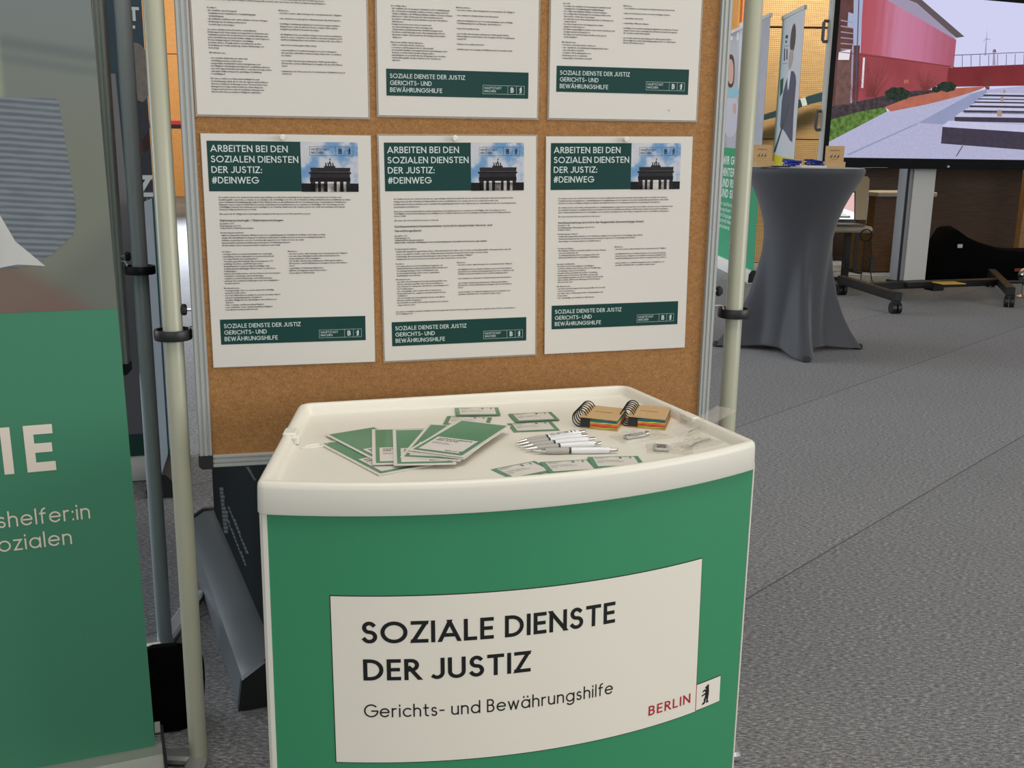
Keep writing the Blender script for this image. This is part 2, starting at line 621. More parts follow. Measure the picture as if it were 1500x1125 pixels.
    g('8', .46, [A(.23, .76, .2, .24, 0, 360)[:-1], A(.23, .26, .23, .26, 0, 360)[:-1]], closed=(0, 1))
    g('9', .48, [A(.24, .7, .24, .3, 0, 360)[:-1], [(.46, .58), (.14, 0)]], closed=(0,))
    g('-', .26, [[(0, .40), (.26, .40)]])
    g('.', 0, [[(0, 0), (0, .03)]], top=1)
    g(',', .04, [[(.04, .04), (0, -.12)]], top=1)
    g(':', 0, [[(0, 0), (0, .03)], [(0, .56), (0, .60)]], top=1)
    g('/', .34, [[(0, -.05), (.34, 1)]], False)
    g('(', .14, [A(.3, .42, .3, .66, 130, 230)])
    g(')', .14, [A(-.16, .42, .3, .66, 50, -50)])
    g('#', .56, [[(.10, 0), (.22, 1)], [(.36, 0), (.48, 1)], [(0, .34), (.56, .34)], [(.03, .68), (.59, .68)]], True)
    g('&', .6, [[(.6, 0), (.14, .66)] + A(.28, .8, .17, .2, 220, -40) + [(.06, .4)] + A(.24, .24, .22, .24, 140, 340)])
    g('%', .6, [A(.13, .78, .13, .2, 0, 360)[:-1], A(.5, .22, .13, .2, 0, 360)[:-1], [(.12, 0), (.5, 1)]], closed=(0, 1))
    g('+', .4, [[(0, .4), (.4, .4)], [(.2, .2), (.2, .6)]])
    g('"', .14, [[(0, .8), (0, 1)], [(.14, .8), (.14, 1)]])
    g('!', 0, [[(0, .3), (0, 1)], [(0, 0), (0, .03)]])
    return G


GLYPH = _glyphs()
SMALL = {}


def _thin(st, keep):
    if len(st) <= keep:
        return st
    k = (len(st) - 1) / (keep - 1)
    return [st[int(round(i * k))] for i in range(keep)]


def _ribbon(pts, w, closed, ext):
    pts = [Vector(p) for p in pts]
    k = len(pts)
    clean = [pts[0]]
    for p in pts[1:]:
        if (p - clean[-1]).length > 1e-5:
            clean.append(p)
    pts = clean
    k = len(pts)
    if k < 2:
        return []
    if not closed and ext:
        d0 = (pts[0] - pts[1]).normalized()
        d1 = (pts[-1] - pts[-2]).normalized()
        pts[0] = pts[0] + d0 * ext
        pts[-1] = pts[-1] + d1 * ext
    L, R = [], []
    for i in range(k):
        if closed:
            a, b = pts[i - 1], pts[(i + 1) % k]
            d0, d1 = (pts[i] - a).normalized(), (b - pts[i]).normalized()
        else:
            d1 = (pts[i + 1] - pts[i]).normalized() if i < k - 1 else (pts[i] - pts[i - 1]).normalized()
            d0 = (pts[i] - pts[i - 1]).normalized() if i > 0 else d1
        n0, n1 = Vector((-d0.y, d0.x)), Vector((-d1.y, d1.x))
        m = n0 + n1
        if m.length < 1e-6:
            m = n1.copy()
        m.normalize()
        s = min(1.0 / max(m.dot(n1), 0.35), 1.6)
        L.append(pts[i] + m * (w / 2 * s))
        R.append(pts[i] - m * (w / 2 * s))
    out = []
    for i in range(k if closed else k - 1):
        j = (i + 1) % k
        out.append([L[i], R[i], R[j], L[j]])
    return out


def _clip(poly, y, keep_below):
    out = []
    for i in range(len(poly)):
        a, b = poly[i], poly[(i + 1) % len(poly)]
        ia = (a.y <= y) if keep_below else (a.y >= y)
        ib = (b.y <= y) if keep_below else (b.y >= y)
        if ia:
            out.append(a)
        if ia != ib and abs(b.y - a.y) > 1e-9:
            out.append(a + (b - a) * ((y - a.y) / (b.y - a.y)))
    return out


_gc = {}


def glyph_polys(ch, w, low):
    key = (ch, round(w, 4), low)
    if key in _gc:
        return _gc[key]
    W, strokes, diag, top, closed = GLYPH[ch]
    polys = []
    for i, st in enumerate(strokes):
        if low:
            st = _thin(st, 5 if i in closed else 5)

        def ym(y):
            if top is None:
                return w / 2 + y * (1 - w)
            if y <= 0:
                return y + w / 2
            if y <= XH:
                return w / 2 + y * (XH - w) / XH
            return XH - w / 2 + (y - XH) * (1 - XH) / (1 - XH)
        p = [(x + w / 2, ym(y)) for x, y in st]
        qs = _ribbon(p, w, i in closed, (w * 1.2 if diag and len(st) == 2 and abs(st[0][1] - st[1][1]) > 0.1 else w / 2))
        if diag:
            tp = 1.0 if top is None else top
            qs = [_clip(_clip([Vector(v) for v in q], tp, True), 0.0, False) for q in qs]
        polys += [(i, q) for q in qs if len(q) >= 3]
    _gc[key] = (W + w, polys)
    return _gc[key]


def text_width(s, w, track):
    t = 0
    for ch in s:
        if ch == ' ':
            t += 0.34
            continue
        if ch not in GLYPH:
            continue
        t += glyph_polys(ch, w, True)[0] + track
    return max(t - track, 0.01)


def add_text(mb, s, x, y, cap, w, fn, fit=None, track=0.13, mi=0, low=False, xs=1.0):
    """s set with its baseline left end at (x, y); fn maps plane (u, v) to a 3D point"""
    tw = text_width(s, w, track) * cap
    k = (fit / tw) if fit else xs
    pen = 0.0
    for ch in s:
        if ch == ' ':
            pen += 0.34
            continue
        if ch not in GLYPH:
            continue
        gw, polys = glyph_polys(ch, w, low)
        for si, q in polys:
            pts = [fn(x + (pen + p.x) * cap * k, y + p.y * cap) for p in q]
            if si and not low:      # crossing strokes of one letter must not be coplanar
                P = [Vector(v) for v in pts]
                nn = (P[1] - P[0]).cross(P[2] - P[0])
                if nn.length > 0:
                    nn.normalize()
                    pts = [v + nn * (3e-5 * si) for v in P]
            mb.poly(pts, mi)
        pen += gw + track
    return tw * k


BEAR = [(.95, 1.0), (.86, .975), (.74, .985), (.66, .945), (.46, .89), (.47, .83), (.62, .80), (.60, .755), (.40, .80), (.20, .76), (.10, .71), (.16, .665), (.36, .70), (.52, .665),
        (.50, .60), (.30, .565), (.04, .53), (.00, .475), (.10, .455), (.34, .495), (.52, .50), (.47, .38), (.33, .27), (.37, .15), (.12, .075), (.13, 0), (.46, .02), (.58, .14), (.60, .26), (.70, .27), (.68, .13), (.60, .05), (.98, .03), (1.0, .10), (.90, .16), (.97, .36), (1.02, .55), (1.0, .74), (.96, .86), (1.0, .94)]


def add_bear(mb, x, y, h, fn, mi=0, asp=0.48):
    mb.poly([fn(x + p[0] * h * asp, y + p[1] * h) for p in BEAR], mi)


def rect(mb, x0, y0, x1, y1, fn, mi=0, n=1):
    for i in range(n):
        a, b = x0 + (x1 - x0) * i / n, x0 + (x1 - x0) * (i + 1) / n
        mb.poly([fn(a, y0), fn(b, y0), fn(b, y1), fn(a, y1)], mi)


def frame_line(mb, x0, y0, x1, y1, t, fn, mi=0):
    rect(mb, x0, y0, x1, y0 + t, fn, mi)
    rect(mb, x0, y1 - t, x1, y1, fn, mi)
    rect(mb, x0, y0, x0 + t, y1, fn, mi)
    rect(mb, x1 - t, y0, x1, y1, fn, mi)

# ------------------------------------------------------------------ shared materials
M_WHITE = mat('white_paper', (214, 209, 202), 0.45, coat=0.12)
M_INK = mat('black_ink', (24, 25, 28), 0.5, coat=0.1)
M_DKGREEN = mat('dark_green_print', (14, 60, 56), 0.45, coat=0.1, spec=0.25)
M_PALE = mat('pale_print', (200, 214, 210), 0.45, coat=0.1)
M_GREEN = mat('green_print', (52, 138, 96), 0.5, noise=0.02, nscale=300)
M_CREAM = mat('cream_print', (232, 226, 212), 0.5)
M_RED = mat('red_print', (176, 28, 44), 0.5)
M_BLACKPL = mat('black_plastic', (26, 27, 29), 0.42)
M_ALU = mat('grey_aluminium', (172, 174, 172), 0.42, metal=0.2, noise=0.03, nscale=8, stretch=(40, 40, 1))
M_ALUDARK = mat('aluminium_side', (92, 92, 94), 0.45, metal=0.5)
M_STEEL = mat('bright_steel', (205, 205, 205), 0.2, metal=1.0)
M_POLE = mat('cream_lacquer', (168, 168, 148), 0.4, coat=0.25)
M_CORK = cork_material()
M_ABS = mat('white_moulded_plastic', (226, 222, 210), 0.42, coat=0.15, noise=0.015, nscale=900, bump=0.04)
M_BLACK = mat('black_print', (12, 13, 15), 0.5)
M_FABRICBLK = mat('black_fabric', (9, 9, 10), 0.95, spec=0.05, noise=0.15, nscale=200, bump=0.3)
M_FILM = clear_film('laminating_film', 0.30, (205, 200, 190), 0.12)
M_BAG = clear_film('clear_plastic_bag', 0.075, (205, 200, 190), 0.12, 0.30)

# ------------------------------------------------------------------ setting
mb = MB()
mb.poly([(-16, -6, 0), (12, -6, 0), (12, 26, 0), (-16, 26, 0)])
structure(mb.build('floor', carpet_material()))
mb = MB()
mb.poly([(-16, -6, 5.2), (-16, 26, 5.2), (12, 26, 5.2), (12, -6, 5.2)])
structure(mb.build('ceiling', mat('white_ceiling', (215, 213, 208), 0.8)))

M_PERF = perforated_wood()
M_BIRCH = wood_mat('birch_veneer', (214, 150, 82), (228, 172, 104))
M_JOINT = mat('dark_joint', (62, 40, 22), 0.8)
M_DARKWOOD_SHADE = wood_mat('dark_wood_and_shade', (76, 48, 26), (104, 70, 38))  # the cabinet's own dark brown; on the recess it stands for shade
WY = 11.6
# perforated wall: upper boards, lower boards left of the added recess
mb = MB()
seams = [0.0, 1.36, 2.535, 3.72, 5.2]
for z0, z1 in zip(seams[:-1], seams[1:]):
    x0 = 2.42
    if z0 == 0.0:
        mb.box(((x0 + 3.55) / 2, WY + 0.02, 0.68 + 0.004), (3.55 - x0, 0.04, 1.352), 0)
        mb.box(((3.55 + 11.5) / 2, WY + 0.02, 1.22), (11.5 - 3.55, 0.04, 0.272), 0)
    else:
        mb.box(((x0 + 11.5) / 2, WY + 0.02, (z0 + z1) / 2), (11.5 - x0, 0.04, z1 - z0 - 0.022), 0)
mb.box((7.0, WY + 0.06, 2.6 + 0.55), (9.1, 0.03, 4.1), 1)
mb.box((2.98, WY + 0.06, 0.6), (1.1, 0.03, 1.2), 1)
structure(mb.build('wall_back', [M_PERF, M_JOINT]))
mb = MB()   # recess added to darken the wall below the perforated boards
mb.box((7.5, WY + 1.0, 0.55), (8.0, 0.05, 1.1), 0)
mb.box((3.53, WY + 0.5, 0.55), (0.05, 1.0, 1.1), 0)
mb.box((7.5, WY + 0.55, 1.10), (8.0, 1.0, 0.04), 0)
structure(mb.build('wall_shade_recess', M_DARKWOOD_SHADE))
mb = MB()
mb.box((2.40, WY + 6.6, 2.6), (0.04, 13.1, 5.2), 0)
structure(mb.build('wall_side', M_BIRCH))
# wall across the far end of the hall
mb = MB()
FY = 24.8
zs = [0.0, 1.56, 1.58, 1.74, 3.235, 5.2]
mb.box((-6.8, FY, 0.79), (18.3, 0.06, 1.58), 0)
mb.box((-6.8, FY, 1.66 + 0.79), (18.3, 0.06, 1.56), 0)
mb.box((-6.8, FY, 3.245 + 0.98), (18.3, 0.06, 1.955), 0)
mb.box((-6.8, FY - 0.01, 1.61), (18.3, 0.06, 0.09), 1)
mb.box((-6.8, FY + 0.04, 2.6), (18.3, 0.02, 5.2), 2)
structure(mb.build('wall_far', [M_BIRCH, M_BLACKPL, M_JOINT]))
mb = MB()
mb.box((-6.8, FY - 0.02, 1.70), (18.3, 0.05, 0.085), 0)
structure(mb.build('trim_1', mat('red_rail', (205, 45, 62), 0.5)))
mb = MB()
mb.box((2.44, WY - 0.10, 2.6), (0.13, 0.12, 5.2), 0)
structure(mb.build('trim_2', wood_mat('orange_timber', (176, 96, 40), (198, 116, 54))))

# ------------------------------------------------------------------ pin board carrying the notices
YAW = math.radians(13.4927)
BO = Vector((0, 1.981, 0))
CE = Vector((math.cos(YAW), math.sin(YAW), 0))
CN = Vector((-math.sin(YAW), math.cos(YAW), 0))


def board_pt(u, y, z):
    return BO + CE * u + CN * y + Vector((0, 0, z))


U0, U1, Z0, Z1 = -0.601, 0.423, 0.626, 2.05


def pin_board(label, o, yaw, u0, u1, z0, z1, corners=True):
    t = thing('pin_board', label, 'pin board', o, yaw)
    mb = MB()
    mb.box(((u0 + u1) / 2, 0.010, (z0 + z1) / 2), (u1 - u0 - 0.02, 0.014, z1 - z0 - 0.02))
    mb.build('cork_panel', M_CORK, t)
    fw = 0.0235

    def rail(name, x0, x1, za, zb, vert):
        mb = MB()
        L = (x1 - x0) if not vert else (zb - za)
        prof = [(0, 0.030), (0, -0.003), (0.002, -0.006), (0.0065, -0.006), (0.0075, -0.0035), (0.0095, -0.0035), (0.0105, -0.006), (0.0155, -0.006), (0.0165, -0.0035), (0.0185, -0.0035), (0.0195, -0.006), (0.0225, -0.006), (fw, -0.003), (fw, 0.030)]
        for (a, b), (c, d) in zip(prof, prof[1:] + prof[:1]):
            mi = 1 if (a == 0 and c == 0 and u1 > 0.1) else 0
            if vert == 1:
                mb.poly([(x0 + a, b, za), (x0 + c, d, za), (x0 + c, d, zb), (x0 + a, b, zb)], mi)
            elif vert == 2:
                mb.poly([(x1 - a, b, za), (x1 - c, d, za), (x1 - c, d, zb), (x1 - a, b, zb)], mi)
            elif zb > 1.5:
                mb.poly([(x0, b, zb - a), (x0, d, zb - c), (x1, d, zb - c), (x1, b, zb - a)], mi)
            else:
                mb.poly([(x0, b, za + a), (x0, d, za + c), (x1, d, za + c), (x1, b, za + a)], mi)
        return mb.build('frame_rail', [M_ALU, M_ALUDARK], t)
    rail('l', u0, u0 + fw, z0 + 0.004, z1 - 0.004, 1)
    rail('r', u1 - fw, u1, z0 + 0.004, z1 - 0.004, 2)
    rail('b', u0 + fw, u1 - fw, z0, z0 + fw, 0)
    rail('t', u0 + fw, u1 - fw, z1 - fw, z1, 0)
    for cu, cz in ((u0, z0), (u1, z0), (u0, z1), (u1, z1)):
        mb = MB()
        sx = 1 if cu == u0 else -1
        sz = 1 if cz == z0 else -1
        pts = [(0, 0.026), (0, 0.006), (0.006, 0), (0.026, 0), (0.026, 0.026)]
        pts = [(cu + sx * (p[0] - 0.0015), cz + sz * (p[1] - 0.0015)) for p in pts]
        mb.slab(pts, -0.008, 0.032)
        mb.build('corner_cap', M_BLACKPL, t)
    return t


def thumb_knob(parent, x, y, z, sx):
    mb = MB()
    mb.cyl((x, y, z), (x + sx * 0.010, y, z), 0.0028, n=10, mi=1)
    prof = [(0.002, 0.008), (0.008, 0.009), (0.0095, 0.012), (0.0095, 0.016), (0.007, 0.020), (0.003, 0.021)]
    rows = []
    for r, d in prof:
        rows.append([(x + sx * d, y + r * (1 + 0.12 * (i % 2)) * math.cos(2 * math.pi * i / 12), z + r * (1 + 0.12 * (i % 2)) * math.sin(2 * math.pi * i / 12)) for i in range(12)])
    mb.grid(rows, 0, True)
    mb.poly(rows[-1], 0)
    mb.poly(rows[0][::-1], 0)
    return mb.build('thumb_knob', [M_BLACKPL, M_STEEL], parent)


board = pin_board('brown cork pin board in an aluminium frame, covered with six job notices', BO, YAW, U0, U1, Z0, Z1)
thumb_knob(board, U0, 0.012, 0.925, -1)
thumb_knob(board, U1, 0.012, 0.941, 1)


def support_pole(label, x, y, ring_z, towards, mat_pole, feet, height=2.2):
    t = thing('support_pole', label, 'pole', (x, y, 0))
    mb = MB()
    mb.lathe([(0.0178, 0.012), (0.0178, height - 0.004), (0.015, height)], 28)
    mb.build('tube', mat_pole, t, smooth=True)
    mb = MB()
    ro, ri, h = 0.0335, 0.029, 0.019
    prof = [(ri, -h / 2), (ro - 0.001, -h / 2), (ro, -h / 2 + 0.002), (ro, h / 2 - 0.002), (ro - 0.001, h / 2), (ri, h / 2)]
    mb2 = [(r, z) for r, z in prof]
    rows = [[(r * math.cos(2 * math.pi * i / 36), r * math.sin(2 * math.pi * i / 36), ring_z + z) for i in range(36)] for r, z in mb2]
    mb.grid(rows + [rows[0]], 0, True)
    rows = [[(r * math.cos(2 * math.pi * i / 36), r * math.sin(2 * math.pi * i / 36), ring_z + z) for i in range(36)] for r, z in [(0.0180, -0.006), (0.0295, -0.006), (0.0295, 0.003), (0.0180, 0.003)]]
    mb.grid(rows + [rows[0]], 1, True)
    ring = mb.build('clamp_ring', [M_BLACKPL, mat('grey_ring_hub', (120, 122, 124), 0.5)], t, smooth=True)
    d = Vector((towards[0] - x, towards[1] - y, 0))
    L = d.length
    d.normalize()
    mb = MB()
    a = d * 0.030
    zr = ring_z
    mb.tube([(a.x, a.y, zr), (a.x, a.y, zr + 0.012), (a.x + d.x * 0.004, a.y + d.y * 0.004, zr + 0.017), (a.x + d.x * 0.012, a.y + d.y * 0.012, zr + 0.018), (d.x * L, d.y * L, zr + 0.018)], 0.0024, 8)
    mb.build('hook', M_STEEL, ring, smooth=True)
    for fx, fy in feet:
        f = Vector((fx, fy, 0))
        L2 = f.length
        mb = MB()
        an = math.atan2(fy, fx)
        mb.rbox((fx / 2, fy / 2, 0.012), (L2, 0.040, 0.020), 0.012, rz=an)
        mb.build('foot', mat('silver_foot', (188, 190, 192), 0.3, metal=0.7), t)
    return t


support_pole('cream support pole at the left edge of the notice board', -0.6215, 1.845, 0.880, tuple(board_pt(U0, 0.01, 0))[:2], M_POLE, [(-0.085, 0.004), (0.02, -0.30)])
support_pole('cream support pole at the right edge of the notice board', 0.4615, 2.12, 0.893, tuple(board_pt(U1, 0.01, 0))[:2], M_POLE, [(0.05, 0.30), (0.0, -0.25)])
M_GPOLE = mat('grey_lacquer', (158, 166, 172), 0.38, coat=0.3)
support_pole('grey support pole standing between green banner and cream pole', -0.853, 2.335, 0.938, (-0.895, 2.335), M_GPOLE, [(-0.005, 0.29), (-0.25, -0.10)])
b2 = pin_board('second pin board seen edge on behind the green banner', (-0.893, 2.33, 0), math.radians(10), -0.9, 0.0, 0.695, 2.05)
thumb_knob(b2, -0.0, 0.004, 0.968, 1)

# ------------------------------------------------------------------ notices
SKY_STOPS = [(0.34, (206, 204, 206)), (0.50, (186, 190, 202)), (0.58, (112, 152, 192)), (0.66, (96, 140, 186)), (0.76, (200, 204, 212))]


def sky_print():
    m, nt, b = node_mat('cloudy_sky_print')
    f = noise_tex(nt, coords(nt, (1, 1, 1)), 22, 4, 0.5)
    nt.links.new(ramp(nt, f, SKY_STOPS), b.inputs['Base Color'])
    b.inputs['Roughness'].default_value = 0.4
    b.inputs['Coat Weight'].default_value = 0.1
    return m


M_SKY = sky_print()
M_STONE = mat('dark_stone_print', (44, 40, 44), 0.5, spec=0.2, noise=0.2, nscale=120)
M_STONE2 = mat('darker_stone_print', (22, 21, 26), 0.5, spec=0.2)
M_SKYLIGHT = mat('pale_sky_print', (214, 206, 200), 0.45, coat=0.4)
MM = 0.001


def poster_fn(depth):
    return lambda x, y: (x * MM, -depth, -y * MM)


def tfn(depth):
    f = poster_fn(depth)
    return lambda x, y: f(x, -y)


def ptext(mb, s, x, y, cap, w, depth=0.0009, **k):
    add_text(mb, s, x, -y, cap, w, tfn(depth), **k)


def column(mb, x, y, pitch, lines, cap=2.5, w=0.20, xs=None):
    xs = xs or 106.0 / (text_width('eine interessante, abwechslungsreiche und anspruchsvolle Tätigkeit', w, 0.13) * cap)
    for ln in lines:
        if ln:
            bold = ln.startswith('*')
            s = ln[1:] if bold else ln
            ind = 0
            if s.startswith('- '):
                ptext(mb, '-', x, y, cap, w, low=True, xs=xs)
                s = s[2:]
                ind = 2.2
            elif s.startswith('  '):
                s = s[2:]
                ind = 2.2
            ptext(mb, s, x + ind, y, cap, 0.26 if bold else w, low=True, xs=xs)
        y += pitch


def bar_and_logo(t, x0, y0, x1, y1):
    mb = MB()
    rect(mb, x0, y0, x1, y1, poster_fn(0.0004))
    bar = mb.build('footer_bar', M_DKGREEN, t)
    mb = MB()
    h = y1 - y0
    for k, (s, wd) in enumerate((('SOZIALE DIENSTE DER JUSTIZ', 138), ('GERICHTS- UND', 76), ('BEWÄHRUNGSHILFE', 95.5))):
        ptext(mb, s, x0 + 6.5, y0 + h * (0.345 + 0.258 * k), 7.9, 0.145, fit=wd)
    mb.build('lettering', M_PALE, bar)
    mb = MB()
    bx, by = x0 + 178, y0 + h * 0.52
    logo_box(mb, bx, by, 79, 15.6, 0)
    mb.build('emblem', M_PALE, bar)


def logo_box(mb, bx, by, w, h, mi):
    f = poster_fn(0.0009)
    frame_line(mb, bx, by, bx + w, by + h, 0.45, f, mi)
    rect(mb, bx + w * 0.595, by, bx + w * 0.6, by + h, f, mi)
    rect(mb, bx + w * 0.805, by, bx + w * 0.81, by + h, f, mi)
    ptext(mb, 'HAUPTSTADT', bx + 3, by + h * 0.44, 4.2, 0.13, fit=32, mi=mi)
    ptext(mb, 'MACHEN', bx + 3, by + h * 0.80, 4.2, 0.13, fit=21.5, mi=mi)
    ptext(mb, 'B', bx + w * 0.665, by + h * 0.80, 9.4, 0.2, fit=6, mi=mi)
    g = tfn(0.0009)
    add_bear(mb, bx + w * 0.865, -(by + h * 0.86), h * 0.72, g, mi)


def gate_picture(parent):
    """printed photograph: columned stone gate against a cloudy sky, in sheet millimetres"""
    f = poster_fn(0.0004)
    mb = MB()
    rect(mb, 171, 12.3, 273.3, 100.5, f, 0)
    pic = mb.build('photo_print', M_SKY, parent)
    f = poster_fn(0.0007)
    mb = MB()
    rect(mb, 171, 85.5, 273.3, 100.5, f, 1)
    rect(mb, 187.5, 57.5, 259, 60, f, 0)
    mb.poly([f(187.5, 60), f(259, 60), f(258, 65), f(188.5, 65)], 0)
    rect(mb, 184.6, 65.3, 260.3, 68.5, f, 1)
    rect(mb, 187, 68.5, 258, 75, f, 0)
    rect(mb, 186, 75, 258.8, 82.5, f, 1)
    rect(mb, 212, 54.5, 232, 58, f, 0)
    for a, b in ((187, 195.5), (200, 205.4), (211, 217.2), (228.6, 233.8), (239.5, 246), (251, 258)):
        rect(mb, a, 82.4, b, 100.5, f, 0)
    for a, b in ((195.5, 200), (205.4, 211), (217.2, 228.6), (233.8, 239.5), (246, 251)):
        rect(mb, a, 82.6, b, 100.5, f, 2)
    # chariot group: four horses and a driver with a staff
    for k in range(4):
        x = 214 + k * 4.2
        mb.poly([f(x, 54.5), f(x + 0.7, 51), f(x - 0.8, 49.4), f(x - 0.2, 48.4), f(x + 1.6, 49.3), f(x + 2.6, 51.5), f(x + 2.7, 54.5)], 1)
    mb.poly([f(220.5, 51), f(221.2, 47), f(222.2, 45.6), f(223.4, 47), f(224.2, 51)], 1)
    rect(mb, 222.6, 41, 223.2, 48, f, 1)
    mb.poly([f(221.2, 43), f(222.9, 41.6), f(224.6, 43), f(222.9, 43.8)], 1)
    mb.build('stone_gate', [M_STONE, M_STONE2, M_SKYLIGHT], pic)
    mb = MB()
    logo_box(mb, 186.8, 20.2, 78.2, 15.8, 0)
    mb.build('emblem', M_INK, pic)


def sheet(label, u, z, tilt, header=True, film_out=3.2):
    """A3 notice, (u, z) is its top-left corner on the board"""
    t = thing('job_notice', label, 'notice', board_pt(u, -0.0001, z), YAW, 'job notices on the pin board')
    t.rotation_euler = (0, -tilt, YAW)
    mb = MB()
    mb.box((0.1485, 0.0006, -0.210), (0.297, 0.0010, 0.420))
    mb.build('sheet', M_WHITE, t)
    mb = MB()
    e = film_out * MM
    o = [(-e, e), (0.297 + e, e), (0.297 + e, -0.420 - e), (-e, -0.420 - e)]
    i = [(0, 0), (0.297, 0), (0.297, -0.420), (0, -0.420)]
    for k in range(4):
        a, b, c, d = o[k], o[(k + 1) % 4], i[(k + 1) % 4], i[k]
        for y in (0.0002, 0.0010):
            mb.poly([(a[0], y, a[1]), (b[0], y, b[1]), (c[0], y, c[1]), (d[0], y, d[1])])
        mb.poly([(a[0], 0.0002, a[1]), (b[0], 0.0002, b[1]), (b[0], 0.0010, b[1]), (a[0], 0.0010, a[1])])
    mb.build('laminate_edge', M_FILM, t)
    if header:
        mb = MB()
        rect(mb, 9.3, 12.1, 171, 99.8, poster_fn(0.0004))
        h = mb.build('header_block', M_DKGREEN, t)
        mb = MB()
        for k, (s, wd) in enumerate((('ARBEITEN BEI DEN', 133.5), ('SOZIALEN DIENSTEN', 151.5), ('DER JUSTIZ:', 87), ('#DEINWEG', 80.5))):
            ptext(mb, s, 15, 31 + 18.35 * k, 11.7, 0.150, fit=wd)
        mb.build('lettering', M_PALE, h)
        gate_picture(t)
    return t


GEN1 = ['Die Sozialen Dienste der Justiz in Berlin sind als eigenständige Dienstbehörde zuständig für alle Angebote und Leistungen der Gerichts- und',
        'Bewährungshilfe soweit diese erwachsene Beschuldigte oder Straffällige betreffen. Die im Fachdienst tätigen Mitarbeiterinnen und Mitarbeiter haben',
        'zuvor Sozialarbeit/Sozialpädagogik studiert. Unterstützt werden sie durch Mitarbeitende der Verwaltung und des Psychologischen Fachdienstes.',
        'Hauptziele unserer Arbeit sind das Einleiten und die Begleitung von Integrationsprozessen erwachsener Straffälliger, die Vermeidung erneuter',
        'Straffälligkeit und die Unterstützung von Geschädigten einer Straftat. Damit leisten die Sozialen Dienste der Justiz einen wichtigen Beitrag zum',
        'Schutz der Allgemeinheit in unserer Stadt.']

# notice A: second row, first
t = sheet('job notice headed Diplompsychologin, left of the three with a gate photo', -0.5689, 1.2379, 0.0042, True, 1.0)
bar_and_logo(t, 15.6, 331, 280.3, 377.6)
mb = MB()
column(mb, 25, 111.5, 4.32, GEN1)
column(mb, 25, 141.0, 4.3, ['Wir suchen für die Tätigkeit im Psychologischen Fachdienst (PFD) ab dem 01.04.2025, unbefristet, jeweils'])
ptext(mb, 'Diplompsychologin / Diplompsychologen', 25, 153.0, 3.7, 0.17, fit=111)
column(mb, 25, 158.0, 4.15, ['Kennziffer: 4.02', 'Entgeltgruppe: E14 TV-L', 'Teilzeit mit 19,5 (50%) Wochenstunden'])
column(mb, 25, 174.4, 4.55, ['Ihr Arbeitsgebiet umfasst:', '- Mitbetreuung und Beratung der Mitarbeitenden des sozialpädagogischen Fachdienstes im Einzel- und Gruppensetting', '- Diagnostik und Indikationsstellung zur Vermittlung von Klientinnen und Klienten in bestehende Behandlungsmaßnahmen', '- Fachliche Begleitung des externen Psychotherapieangebotes der Sozialen Dienste der Justiz', '- Konzeptualisierung und Durchführung psychologischer Fortbildungsangebote', '- Netzwerkarbeit im Bereich psychosozialer Angebote in der Stadt'])
column(mb, 25.6, 208.4, 4.42, ['Sie haben...', '- ein abgeschlossenes Hochschulstudium der Psychologie', '- mehrjährige Berufserfahrung im forensischen Arbeitsfeld', '- eine Approbation als Psychologische/r', '  Psychotherapeutin/Psychotherapeut (vorzugsweise VT)', '- vielfältige Kenntnisse und Erfahrungen in der', '  Behandlung/Intervention bei klinisch auffälliger bzw.', '  betäubungsmittelabhängiger Klientel sowie verschiedener', '  Deliktgruppen', '- umfassende Fachkenntnisse auf den Gebieten der forensischen', '  Psychiatrie, Psychologie und Psychotherapie,', '  Sozialwissenschaft, Kriminologie sowie Methodenlehre', '- umfangreiche praktische Erfahrungen in der interdisziplinären', '  Zusammenarbeit'])
column(mb, 25.4, 274.6, 4.4, ['Wir wünschen uns...', '- ein ausgeprägtes Interesse an der Arbeit mit straffällig', '  gewordenen Menschen', '- eine hohe Motivation zur multiprofessionellen Zusammenarbeit', '  mit dem sozialpädagogischen Fachdienst', '- deutliche Fähigkeiten zu selbständigem und strukturiertem', '  Arbeiten', '- hohe Leistungs- und Entscheidungsfähigkeit', '- sehr entwickelte Team- und Kommunikationsfähigkeit', '- Belastbarkeit und Innovationsfreude'])
column(mb, 141.5, 209.0, 4.42, ['Wir bieten...', '- eine interessante, abwechslungsreiche und anspruchsvolle Tätigkeit', '- eine hohe Eigenständigkeit und kreativen Spielraum bei der', '  Ausgestaltung der Arbeitsaufgaben', '- eine flexible Arbeitszeitgestaltung unter Wahrung dienstlicher', '  Erfordernisse und die Einhaltung von Vorgaben für den öffentlichen', '  Dienst', '- regelmäßige Fortbildungsmöglichkeiten', '- jährliche Beteiligung an Supervisionsrunden', '- eine begleitete Einarbeitung'])
mb.build('body_lettering', M_INK, t)

